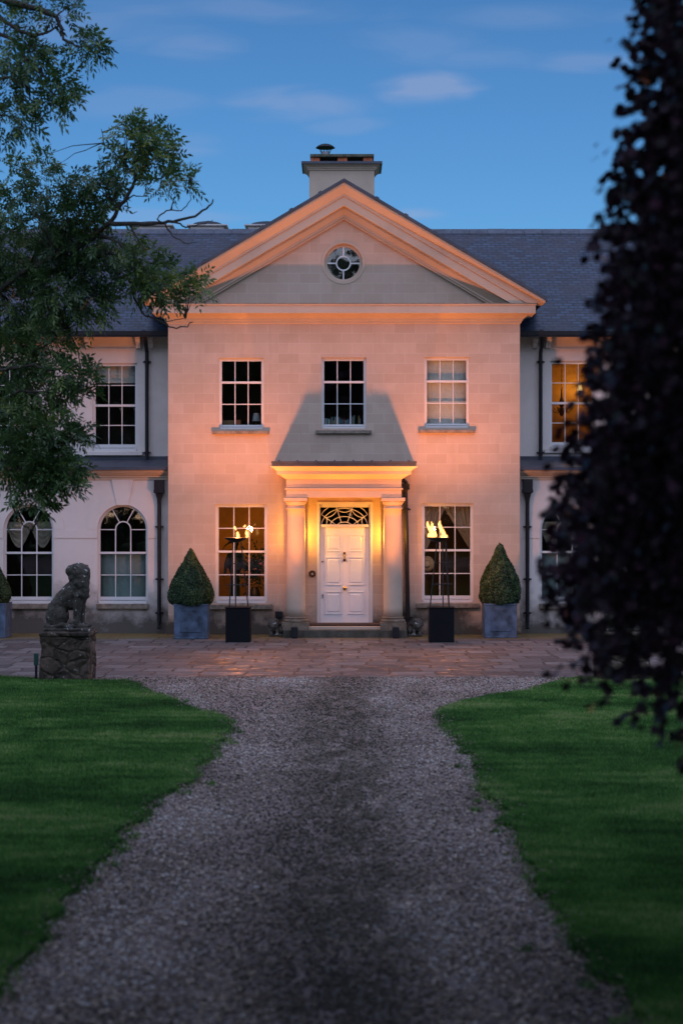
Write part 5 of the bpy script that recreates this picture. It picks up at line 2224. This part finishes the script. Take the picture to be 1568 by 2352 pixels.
for (dx_, dz_) in ((-.1, .62), (.14, .84), (.13, .58), (-.12, .9), (.02, .72)):
    o = blobs('rose', [('e', (0, 0, 0), (.04, .04, .035), 0), ('e', (.015, -.012, .01), (.025, .025, .03), 20), ('e', (-.018, -.01, .005), (.025, .025, .028), -20)], .01, 'rose', r, 1, [(40, .005)], (dx_, -.16, dz_))
lamp('room_light', 'POINT', (X(560), 2.2, 2.2), (1, .5, .16), 18, size=.15)
lamp('room_light', 'POINT', (X(1040), 1.9, 1.4), (1, .5, .2), 7, size=.15)

# chandelier and wall lamp in the lit upper room of the right wing
xx = X(1290, YU + .8)
r = empty('chandelier', (xx, YU + .9, Z(829, YU) + .3))
tag(r, 'chandelier on a chain in the lit upper window of the right wing', 'chandelier')
mb = MB()
for k in range(14):
    z = -.04 - k * .06
    a = 0 if k % 2 else math.pi / 2
    mb.tube([(.018 * math.cos(t) * math.cos(a), .018 * math.cos(t) * math.sin(a), z + .034 * math.sin(t)) for t in [i * math.pi / 4 for i in range(9)]], .005, 5)
mb.build('chain', 'oldbrass', r)
mb = MB().lathe([(.02, -1.5), (.05, -1.45), (.03, -1.3), (.07, -1.2), (.02, -1.05), (.015, -.86)], 0, 0, 12)
mb.build('stem', 'oldbrass', r, smooth=True)
for i in range(6):
    a = i * math.pi / 3
    o = MB().tube([(.03 * math.cos(a), .03 * math.sin(a), -1.3), (.15 * math.cos(a), .15 * math.sin(a), -1.42), (.26 * math.cos(a), .26 * math.sin(a), -1.3)], .01, 6).build('arm', 'oldbrass', r)
    o = MB().lathe([(.012, -1.29), (.012, -1.2), (.002, -1.19)], .26 * math.cos(a), .26 * math.sin(a), 8).build('candle', 'white', r)
lx = X(1333.5, YU + 2.0)
r = empty('wall_lamp', (lx, YU + 2.3, Z(890, YU + 2)))
tag(r, 'lit wall lamp with a small shade in the upper room of the right wing', 'wall lamp')
MB().lathe([(.07, -.06), (.035, .08)], 0, -.08, 16).build('lamp_shade', emit('lit_shade', (1, .6, .2), 2.2), r)
MB().tube([(0, .05, -.12), (0, -.08, -.14), (0, -.08, -.06)], .01, 6).build('bracket', 'oldbrass', r)
lamp('room_light', 'POINT', (lx - .1, YU + 1.9, Z(900, YU + 2) + .1), (1, .52, .14), 16, size=.1)

# ================================================================== TREES
def leaflet_quads(base, dirv, nrm, L, Wd):
    """arrays -> quads (rhombus with midrib fold left flat)"""
    side = np.cross(dirv, nrm)
    side /= np.linalg.norm(side, axis=1)[:, None] + 1e-9
    mid = base + dirv * (L * .45)[:, None] - nrm * (L * .05)[:, None]
    tip = base + dirv * L[:, None] - nrm * (L * .12)[:, None] + np.array([0, 0, -.08]) * L[:, None]
    return np.stack([base, mid + side * Wd[:, None], tip, mid - side * Wd[:, None]], 1)


def unit(a):
    return a / (np.linalg.norm(a, axis=1)[:, None] + 1e-9)


def ash_foliage(centres, outdirs, seed, L=.085):
    """pinnate leaves: a drooping rachis with four leaflet pairs and a terminal one"""
    rg = np.random.default_rng(seed)
    n = len(centres)
    d = unit(outdirs + rg.normal(0, .55, (n, 3)) + np.array([0, 0, -.35]))
    nr = unit(np.cross(d, unit(rg.normal(0, 1, (n, 3)))) + np.array([0, -.0, .5]))
    nr = unit(nr - d * np.sum(nr * d, 1)[:, None])
    sd = np.cross(d, nr)
    RL = .2 * (.7 + .6 * rg.random(n))
    qs, tn = [], []
    base_t = rg.random(n)
    for k in range(4):
        f = .25 + .2 * k
        for s_ in (-1, 1):
            b_ = centres + d * (RL * f)[:, None] + np.array([0, 0, -1]) * (RL * f * f * .3)[:, None]
            dv = unit(d * .75 + sd * s_ + np.array([0, 0, -.35]) + rg.normal(0, .15, (n, 3)))
            LL = L * (.75 + .4 * rg.random(n))
            qs.append(leaflet_quads(b_, dv, nr, LL, LL * .17))
            tn.append(base_t)
    b_ = centres + d * RL[:, None] + np.array([0, 0, -1]) * (RL * .3)[:, None]
    LL = L * (.9 + .3 * rg.random(n))
    qs.append(leaflet_quads(b_, unit(d + np.array([0, 0, -.4])), nr, LL, LL * .18))
    tn.append(base_t)
    Q = np.concatenate(qs)
    return Q, np.concatenate(tn)


def branch(mb, pts, r0, r1, wob=.0, n=6, sub=4, seed=0):
    rg = random.Random(seed)
    P_ = []
    for a, b_ in zip(pts[:-1], pts[1:]):
        for i in range(sub):
            q = a.lerp(b_, i / sub)
            P_.append(q + Vector((rg.uniform(-wob, wob), rg.uniform(-wob, wob), rg.uniform(-wob, wob))))
    P_.append(pts[-1])
    m = len(P_) - 1
    mb.tube(P_, [r0 + (r1 - r0) * (i / m) ** .8 for i in range(m + 1)], n)
    return P_


ash = empty('ash_tree', (-8.2, -DIST + 22.5, 0))
tag(ash, 'tall ash tree overhanging from the left in front of the house', 'tree')


def in_parent(o, par):
    o.parent = par
    o.matrix_parent_inverse = Matrix.Translation(-Vector(par.location))
    return o


TRK = Vector((-8.2, -DIST + 22.5, 0))
mb = MB()
trunk_pts = [TRK, TRK + Vector((.1, 0, 1.5)), TRK + Vector((.3, .1, 3.5)), TRK + Vector((.5, 0, 6)), TRK + Vector((.9, 0, 9)), TRK + Vector((1.2, 0, 12))]
branch(mb, trunk_pts, .42, .2, .02, 14, 4, 1)
in_parent(mb.build('trunk', 'bark', None, smooth=True), ash)
mb = MB()
hubA = TRK + Vector((.35, .1, 4.2))
hubB = TRK + Vector((.9, 0, 8.4))
hubC = TRK + Vector((.15, 0, 2.6))


def c5(x, y, d):
    return P(.32 * x, .32 * y, d)


def c4(x, y, d):
    return P(.32 * x, 576 + .32 * y, d)


def c0(x, y, d):      # crop of [0,1200,500,2000]: 2.94 px per px
    return P(x / 2.94 * .6272, (1200 + y / 2.94) * .6272, d)


BR = []
# big rising limb and dead horizontal limb
BR.append(branch(mb, [hubA, P(-120, 760, 22.2), P(60, 620, 22), c5(650, 1720, 21.8), c5(790, 1600, 21.6), c5(900, 1430, 21.5), c5(990, 1270, 21.5), c5(1060, 1180, 21.4)], .05, .016, .02, 8, 4, 2))
BR.append(branch(mb, [c5(790, 1600, 21.6), c5(930, 1607, 21.5), c5(1100, 1612, 21.3), c5(1240, 1588, 21.2), c5(1400, 1555, 21.1), c5(1500, 1480, 21), c5(1530, 1430, 21)], .034, .008, .012, 7, 4, 3))
BR.append(branch(mb, [c5(1240, 1588, 21.2), c5(1340, 1630, 21.1), c5(1450, 1610, 21), c5(1530, 1580, 21)], .014, .005, .012, 5, 4, 4))
BR.append(branch(mb, [c5(930, 1607, 21.5), c5(980, 1700, 21.4), c5(1050, 1790, 21.3)], .016, .006, .01, 5, 4, 5))
BR.append(branch(mb, [c5(1180, 1600, 21.2), c5(1240, 1700, 21.1), c5(1340, 1750, 21), c5(1410, 1740, 21)], .013, .005, .012, 5, 4, 6))
BR.append(branch(mb, [c5(1180, 1600, 21.2), c5(1130, 1570, 21.2), c5(1200, 1510, 21.2), c5(1300, 1510, 21.1), c5(1370, 1440, 21), c5(1370, 1250, 21)], .013, .004, .012, 5, 4, 7))
BR.append(branch(mb, [c5(910, 1430, 21.5), c5(960, 1400, 21.4), c5(1030, 1410, 21.3), c5(1090, 1330, 21.3)], .012, .004, .01, 5, 3, 8))
BR.append(branch(mb, [c5(910, 1430, 21.5), c5(920, 1510, 21.4), c5(950, 1535, 21.4), c5(985, 1520, 21.4)], .01, .004, .006, 5, 3, 9))
BR.append(branch(mb, [c5(990, 1280, 21.5), c5(1150, 1290, 21.4), c5(1230, 1210, 21.3), c5(1250, 1040, 21.2)], .016, .004, .012, 5, 4, 10))
BR.append(branch(mb, [c5(990, 1280, 21.5), c5(850, 1120, 21.5), c5(750, 1020, 21.5), c5(728, 925, 21.5)], .014, .004, .012, 5, 4, 11))
BR.append(branch(mb, [c5(700, 1690, 21.8), c5(820, 1720, 21.7), c5(950, 1820, 21.6), c5(1010, 1900, 21.5)], .03, .01, .012, 6, 4, 12))
# upper left hanging boughs
BR.append(branch(mb, [hubB, P(-200, -160, 20.5), P(-40, -20, 20.2), c5(120, 30, 20), c5(300, 70, 20), c5(400, 120, 20), c5(440, 200, 20), c5(455, 280, 20), c5(540, 320, 20), c5(620, 340, 20)], .06, .008, .012, 6, 4, 13))
BR.append(branch(mb, [P(-40, 10, 20.2), c5(40, 160, 20.1), c5(150, 220, 20), c5(245, 262, 20), c5(360, 220, 20), c5(440, 175, 20)], .03, .01, .01, 6, 4, 14))
BR.append(branch(mb, [P(-60, 60, 20.4), c5(100, 280, 20.2), c5(200, 440, 20.1), c5(320, 540, 20), c5(340, 620, 20), c5(390, 680, 20)], .028, .007, .012, 6, 4, 15))
BR.append(branch(mb, [P(-60, 180, 20.6), c5(60, 560, 20.3), c5(210, 620, 20.2), c5(215, 700, 20.2), c5(270, 760, 20.1)], .024, .006, .012, 6, 4, 16))
BR.append(branch(mb, [P(-60, 260, 20.6), c5(40, 830, 20.4), c5(150, 900, 20.3)], .02, .006, .012, 6, 4, 17))
# middle boughs
BR.append(branch(mb, [hubA, P(-60, 700, 22.4), c4(0, 200, 22.3), c4(400, 80, 22.1), c4(800, 20, 21.9), c4(900, 100, 21.8), c4(950, 300, 21.8), c4(1030, 450, 21.8), c4(1130, 500, 21.7), c4(1240, 555, 21.7), c4(1340, 540, 21.6), c4(1385, 510, 21.6)], .028, .006, .015, 6, 4, 18))
BR.append(branch(mb, [c4(1080, 480, 21.8), c4(1180, 510, 21.7), c4(1330, 483, 21.6)], .01, .004, .006, 5, 4, 19))
BR.append(branch(mb, [c4(430, 520, 22), c4(520, 620, 21.9), c4(570, 740, 21.9), c4(590, 900, 21.8), c4(600, 960, 21.8)], .014, .005, .008, 5, 4, 20))
BR.append(branch(mb, [P(-60, 860, 22), c4(250, 820, 21.8), c4(380, 865, 21.7), c4(480, 840, 21.6), c4(580, 810, 21.6)], .025, .006, .012, 5, 4, 21))
BR.append(branch(mb, [P(-60, 960, 21.9), c4(150, 1000, 21.8), c4(330, 1020, 21.7), c4(450, 980, 21.6), c4(560, 960, 21.5), c4(600, 930, 21.5)], .024, .006, .012, 5, 4, 22))
BR.append(branch(mb, [hubC, P(-160, 960, 22.1), c4(0, 1290, 22), c4(150, 1400, 21.8), c4(350, 1390, 21.6), c4(500, 1370, 21.5), c4(600, 1330, 21.4), c4(680, 1310, 21.4)], .026, .007, .012, 6, 4, 23))
BR.append(branch(mb, [hubC, P(-120, 1080, 21.8), c0(0, 1300, 21.6), c0(60, 1500, 21.5), c0(120, 1700, 21.4), c0(110, 1850, 21.4), c0(170, 1990, 21.4), c0(250, 2120, 21.4), c0(350, 2190, 21.4)], .03, .005, .012, 5, 4, 24))
BR.append(branch(mb, [hubC, P(-80, 1100, 21.6), c0(150, 1480, 21.4), c0(400, 1600, 21.3), c0(600, 1650, 21.2), c0(800, 1640, 21.2), c0(860, 1640, 21.2)], .03, .005, .012, 5, 4, 25))
BR.append(branch(mb, [hubA, P(-80, 800, 22.5), c4(150, 780, 22.3), c4(300, 700, 22.2), c4(430, 600, 22)], .022, .01, .015, 6, 4, 26))
allp = [p for b_ in BR for p in b_[2:]]

# (u, v, ru, rv, depth, count)
CL = [(198, 118, 30, 26, 20, 70), (150, 34, 28, 22, 20, 26), (182, 8, 16, 10, 20, 10), (110, 14, 40, 14, 20, 14), (64, 142, 46, 40, 20.1, 110), (130, 222, 42, 36, 20, 95), (122, 270, 12, 16, 20, 12),
      (22, 208, 32, 40, 20.3, 60), (30, 288, 44, 34, 20.3, 90), (18, 80, 36, 60, 20.2, 60), (60, 60, 36, 34, 20.1, 26), (100, 60, 20, 16, 20, 8),
      (322, 328, 52, 40, 21.5, 110), (352, 368, 48, 34, 21.4, 90), (298, 362, 34, 34, 21.5, 50), (416, 425, 26, 24, 21.1, 26), (384, 446, 34, 24, 21.1, 26), (298, 292, 22, 16, 21.5, 12),
      (96, 376, 20, 30, 22, 18), (112, 428, 60, 40, 22, 80), (222, 436, 50, 36, 21.8, 90), (270, 400, 30, 16, 21.6, 18), (30, 420, 30, 50, 22, 50), (96, 500, 110, 52, 22, 240), (192, 484, 56, 44, 21.9, 100), (240, 470, 24, 20, 21.7, 20),
      (60, 580, 110, 70, 22.4, 520), (170, 580, 80, 56, 22, 260), (260, 580, 70, 34, 21.8, 100), (40, 700, 80, 90, 22.5, 560), (150, 680, 70, 70, 22, 300), (215, 700, 40, 50, 21.9, 100), (210, 640, 60, 40, 21.9, 120),
      (330, 620, 46, 34, 21.7, 80), (372, 664, 58, 40, 21.8, 190), (442, 662, 26, 18, 21.6, 26), (448, 680, 10, 12, 21.6, 8), (310, 655, 30, 30, 21.7, 40), (384, 712, 18, 10, 21.8, 10),
      (105, 800, 60, 46, 22, 170), (30, 840, 56, 70, 22.2, 300), (154, 872, 44, 26, 21.7, 70), (206, 884, 22, 24, 21.6, 28), (190, 925, 18, 12, 21.6, 10), (120, 905, 40, 34, 21.8, 80),
      (70, 940, 60, 50, 21.9, 170), (30, 990, 50, 60, 21.8, 170), (105, 1000, 66, 36, 21.6, 150), (158, 1000, 40, 24, 21.5, 60), (180, 1020, 16, 14, 21.5, 12), (120, 1040, 30, 14, 21.6, 30), (28, 1060, 60, 46, 21.5, 170), (96, 1078, 60, 34, 21.4, 120),
      (140, 1112, 46, 26, 21.3, 110), (100, 1110, 40, 40, 21.3, 90), (20, 1115, 24, 24, 21.4, 26), (75, 1165, 32, 26, 21.4, 50), (105, 1185, 16, 18, 21.4, 14), (60, 1130, 40, 24, 21.3, 40), (150, 1085, 30, 20, 21.3, 40)]
C, OD = [], []
rg = np.random.default_rng(77)
TW = []
for (u, v, ru, rv, d, cnt) in CL:
    cnt = int(cnt * (.95 if cnt < 120 else .72))
    for k in range(cnt):
        while True:
            q = rg.uniform(-1, 1, 3)
            if np.dot(q, q) < 1:
                break
        dd = d + q[2] * (ru / 178) * 1.0
        p = P(u + q[0] * ru, v + q[1] * rv - 16, dd)
        C.append(p)
        cc = P(u, v, d)
        o_ = (p - cc)
        OD.append(o_ / max(o_.length, .05) * .8 + Vector((.25, -.1, 0)))
    # twigs reaching into the clump from the nearest bough
    cc = P(u, v, d)
    near = min(allp, key=lambda p: (p - cc).length)
    for k in range(max(2, cnt // 16)):
        q = rg.uniform(-.8, .8, 3)
        e = P(u + q[0] * ru, v + q[1] * rv, d + q[2] * ru / 178)
        m1 = near.lerp(e, .5) + Vector((0, 0, .06))
        branch(mb, [near, m1, e], .009, .003, .01, 4, 3, k)
in_parent(mb.build('branches', 'bark', None, smooth=True), ash)
C = np.array([tuple(p) for p in C])
OD = unit(np.array([tuple(p) for p in OD]))
# the crown goes on beyond the picture, to the left and above
m_ = 2600
ex_ = rg.normal(0, 1, (m_, 3)) * np.array([2.0, 2.2, 2.6]) + np.array([-8.0, -DIST + 22.8, 7.2])
fr_x = (ex_[:, 0]) * FU / (ex_[:, 1] + DIST) + 784
fr_v = 1176 - (ex_[:, 2] - CAMH) * FU / (ex_[:, 1] + DIST)
ok = (fr_x < -25) & (ex_[:, 2] > 2.2) & (ex_[:, 1] < -6)
ex_ = ex_[ok]
C = np.concatenate([C, ex_])
OD = np.concatenate([OD, unit(rg.normal(0, 1, (len(ex_), 3)))])
ASHM = attr_mat('ash_leaf', 'tone', [(0, (.022, .055, .022)), (.45, (.052, .11, .032)), (.8, (.1, .17, .042)), (1, (.2, .25, .055))], .38, .5, .3)
Q, tn = ash_foliage(C, OD, 5)
pos = Q[:, 0]
cn_ = np.array([mnoise.noise(Vector(tuple(p * 1.3))) for p in pos])
tn = np.clip(tn * .6 + .25 + cn_ * .5, 0, 1)
o = np_mesh('crown', Q.reshape(-1, 3), np.arange(len(Q) * 4).reshape(-1, 4), ASHM, None, tone=tn)
in_parent(o, ash)

# ---- weeping copper beech close on the right
beech = empty('copper_beech', (3.6, -DIST + 8.6, 0))
tag(beech, 'weeping copper beech with dark purple leaves hanging close on the right', 'tree')
mb = MB()
BT = Vector((3.6, -DIST + 8.6, 0))
branch(mb, [BT, BT + Vector((.05, 0, 2)), BT + Vector((0, .1, 4.5)), BT + Vector((-.2, .1, 7.5)), BT + Vector((-.1, 0, 10))], .32, .12, .02, 14, 4, 3)
in_parent(mb.build('trunk', 'bark', None, smooth=True), beech)
edge = [(-200, 1480), (0, 1462), (60, 1446), (95, 1418), (150, 1428), (230, 1440), (330, 1402), (430, 1386), (520, 1368), (620, 1372), (700, 1360), (790, 1342), (870, 1326), (950, 1308), (1060, 1296), (1140, 1278), (1200, 1285),
        (1250, 1285), (1300, 1262), (1370, 1255), (1420, 1275), (1470, 1300), (1540, 1345), (1600, 1372), (1650, 1420), (1700, 1470), (1760, 1530)]
ev = np.array([e[0] for e in edge], float)
eu = np.array([e[1] for e in edge], float)
rg = np.random.default_rng(31)
mb = MB()
LC, LD = [], []


def edge_u(v):
    return np.interp(v, ev, eu) + 34 * mnoise.noise(Vector((v / 40, 3.3, 0))) + 22 - 34 * np.clip((v - 950) / 200, 0, 1)


def edge_inside(p):
    d = p.y + DIST
    return 784 + p.x * FU / d - edge_u(1176 - (p.z - CAMH) * FU / d) > 26


def hole(p):
    """gaps between the shoots, seen towards the rim and the hem of the curtain"""
    d = p.y + DIST
    if d < 2:
        return False
    u, v = 784 + p.x * FU / d, 1176 - (p.z - CAMH) * FU / d
    e = u - edge_u(v)
    if e < 0:
        return e < -55 or mnoise.noise(Vector((u / 20, v / 26, 1))) < .2
    n_ = mnoise.noise(Vector((u / 26, v / 34, 7)))
    if e < 120 and v < 1300:
        return n_ > .02 + e / 340
    if v > 1380:
        return n_ > .12 - (v - 1380) / 900
    return n_ > .42




def leaf_string(top, L, seed, dens, lim=None):
    """a hanging shoot with leaves alternating along it"""
    r_ = random.Random(seed)
    pts = [top]
    dx_, dy_ = r_.uniform(-.08, .08), r_.uniform(-.08, .08)
    nseg = max(3, int(L / .22))
    for i in range(1, nseg + 1):
        t = i / nseg
        pts.append(top + Vector((dx_ * t + r_.uniform(-.02, .02), dy_ * t + r_.uniform(-.02, .02), -L * t)))
    run = []
    for i, q in enumerate(pts):
        if not hole(q) and edge_inside(q):
            run.append(q)
        if (hole(q) or not edge_inside(q) or i == nseg) and run:
            if len(run) > 1:
                mb.tube(run, [.0035 - .0018 * j / len(run) for j in range(len(run))], 4)
            run = []
    n = int(L * dens)
    for i in range(n):
        t = (i + r_.random()) / n * nseg
        k = min(nseg - 1, int(t))
        p = pts[k].lerp(pts[k + 1], t - k)
        a = r_.uniform(0, 6.283)
        off = Vector((math.cos(a), math.sin(a), r_.uniform(-.4, .2)))
        q = p + off * r_.uniform(.0, .07)
        if hole(q):
            continue
        LC.append(q)
        LD.append(off + Vector((0, 0, -.5)))


for k in range(150):
    d = rg.uniform(7.2, 9.2)
    # choose screen column, start above the picture and stop at the ragged hem
    t = rg.random() ** .8
    vend = np.interp(t, [0, .2, .45, .7, 1], [1300, 1560, 1640, 1740, 1820]) + rg.uniform(-110, 40)
    ubase = 1228 + t * 440
    # the curtain widens downwards: each shoot starts where the edge allows
    vs_ok = ev[np.where(eu <= ubase + 12)[0]]
    vstart = vs_ok.min() if len(vs_ok) else -60
    if ubase > 1452:
        vstart = -120
    if vend - vstart < 120:
        continue
    top = P(ubase + rg.uniform(-6, 14), vstart, d)
    L = (vend - vstart) * d / FU
    leaf_string(top, L, k, 44)
# boughs arching over, from which the shoots hang
for k in range(26):
    d = rg.uniform(7.2, 9.0)
    v0 = rg.uniform(-100, 1250)
    ue = np.interp(v0, ev, eu)
    end = P(ue + 6, v0 + 10, d)
    st0 = BT + Vector((rg.uniform(-.1, .1), 0, end.z + rg.uniform(.4, .9)))
    mid = st0.lerp(end, .6) + Vector((0, 0, .22))
    branch(mb, [st0, mid, end], .035, .005, .02, 5, 4, k)
    for i in range(26):
        t = rg.uniform(.45, 1)
        p = st0.lerp(end, t) + Vector((rg.normal(0, .05), rg.normal(0, .1), .12 * math.sin(t * 3.1) + rg.normal(0, .06)))
        LC.append(p)
        LD.append(Vector((rg.normal(-.3, .6), rg.normal(0, .6), -.6)))
# dense body
for k in range(9500):
    v = rg.uniform(-120, 1700)
    ue = np.interp(v, ev, eu)
    hem = np.interp(ue, [1255, 1340, 1568], [1440, 1560, 1700])
    u = ue + 30 + abs(rg.normal(0, 1)) * 170 + rg.random() * 60
    if v > np.interp(u, [1255, 1345, 1450, 1568, 1700], [1380, 1540, 1600, 1650, 1700]):
        continue
    d = 8.2 + rg.normal(0, .55)
    if hole(P(u, v, d)):
        continue
    LC.append(P(u, v, d))
    LD.append(Vector((rg.normal(-.2, .7), rg.normal(-.2, .7), rg.normal(-.7, .4))))
# the rest of the crown: to the right, and unseen canopy added over the camera to shade the foreground
for k in range(120000):
    a = rg.random()
    if a < .16:
        p = Vector((rg.uniform(2.2, 7.5), rg.uniform(-DIST + 4, -DIST + 14), rg.uniform(.8, 10)))
        lim = (p.y + DIST) * 784 / FU + .15
        if p.x < lim:
            continue
        s_ = 2.2
    else:
        y_ = rg.uniform(-DIST - 9, -DIST + 12.5)
        zmin = max(4.2, CAMH + max(0, (y_ + DIST)) * .3 + .9)
        p = Vector((rg.uniform(-11, 10), y_, zmin + abs(rg.normal(0, 1)) * 1.1))
        s_ = 2.2
    LC.append(p)
    LD.append(Vector((rg.normal(0, .8), rg.normal(0, .8), rg.normal(-.5, .5))))
for k in range(14):  # boughs carrying the added overhead canopy
    e = Vector((rg.uniform(-5, 3), rg.uniform(-DIST - 5, -DIST + 8), 0))
    e.z = max(4.6, CAMH + max(0, e.y + DIST) * .3 + 1.2)
    s0_ = BT + Vector((0, 0, rg.uniform(5.5, 8)))
    branch(mb, [s0_, s0_.lerp(e, .5) + Vector((0, 0, 1.0)), e + Vector((0, 0, .5))], .07, .015, .03, 6, 4, k + 90)
in_parent(mb.build('branches', 'bark', None), beech)
LCa = np.array([tuple(p) for p in LC])
LDa = unit(np.array([tuple(p) for p in LD]))
n = len(LCa)
nr = unit(rg.normal(0, 1, (n, 3)) + np.array([0, 0, .3]))
nr = unit(nr - LDa * np.sum(nr * LDa, 1)[:, None])
sd = np.cross(LDa, nr)
Ls = .053 * (.75 + .5 * rg.random(n))
far = (LCa[:, 2] > 4.3 + np.maximum(0, LCa[:, 1] + DIST) * .3)
Ls[far] *= 3.6
Wl = Ls * .4
pts = []
for (t, w) in ((0, 0), (.3, .85), (.62, .95), (1, 0), (.62, -.95), (.3, -.85)):
    pts.append(LCa + LDa * (Ls * t)[:, None] + sd * (Wl * w)[:, None] - nr * (Ls * .12 * abs(w))[:, None] * -1)
Q = np.stack(pts, 1)
BM_ = attr_mat('copper_beech_leaf', 'tone', [(0, (.012, .004, .008)), (.5, (.03, .01, .018)), (.85, (.06, .02, .035)), (1, (.14, .06, .1))], .38, .5, .2)
o = np_mesh('crown', Q.reshape(-1, 3), np.arange(n * 6).reshape(-1, 6), BM_, None, tone=rg.random(n))
in_parent(o, beech)

# ---- dark woodland behind the photographer (seen only as reflections and as the shade it throws)
rg = np.random.default_rng(8)
WC = []
for k in range(110):
    a = rg.uniform(-1.15, 1.15)
    rad = rg.uniform(46, 66)
    cx, cy = math.sin(a) * rad * 1.1, -DIST - 6 - math.cos(a) * rad * .75
    hh = rg.uniform(18, 23)
    for j in range(430):
        q = rg.normal(0, 1, 3)
        if j > 290:
            q[2] = (rng.random() - 1.0) * 2.1
        WC.append((cx + q[0] * 3.2, cy + q[1] * 2.4, hh * .5 + q[2] * hh * .24, 0))
WC = np.array(WC)[:, :3]
n = len(WC)
nr = unit(rg.normal(0, 1, (n, 3)))
t1 = unit(np.cross(nr, rg.normal(0, 1, (n, 3))))
t2 = np.cross(nr, t1)
s_ = (.45 + .35 * rg.random(n))[:, None]
Q = np.stack([WC - t2 * s_, WC + t1 * s_ * .7, WC + t2 * s_, WC - t1 * s_ * .7], 1)
o = np_mesh('woodland', Q.reshape(-1, 3), np.arange(n * 4).reshape(-1, 4), ASHM, None, tone=rg.random(n) * .5)
tag(o, 'dark belt of trees across the lawn from the house front', 'woodland', kind='stuff')

# small white scrap lying on the gravel
o = blobs('paper_scrap', [('e', (0, 0, .012), (.022, .014, .008), 0), ('e', (.012, .004, .016), (.014, .012, .006), 20)], .004, 'white', None, 1, [(60, .003)], (X(589, GY(2043)), GY(2043), .004))
tag(o, 'small white scrap lying on the gravel drive', 'litter')
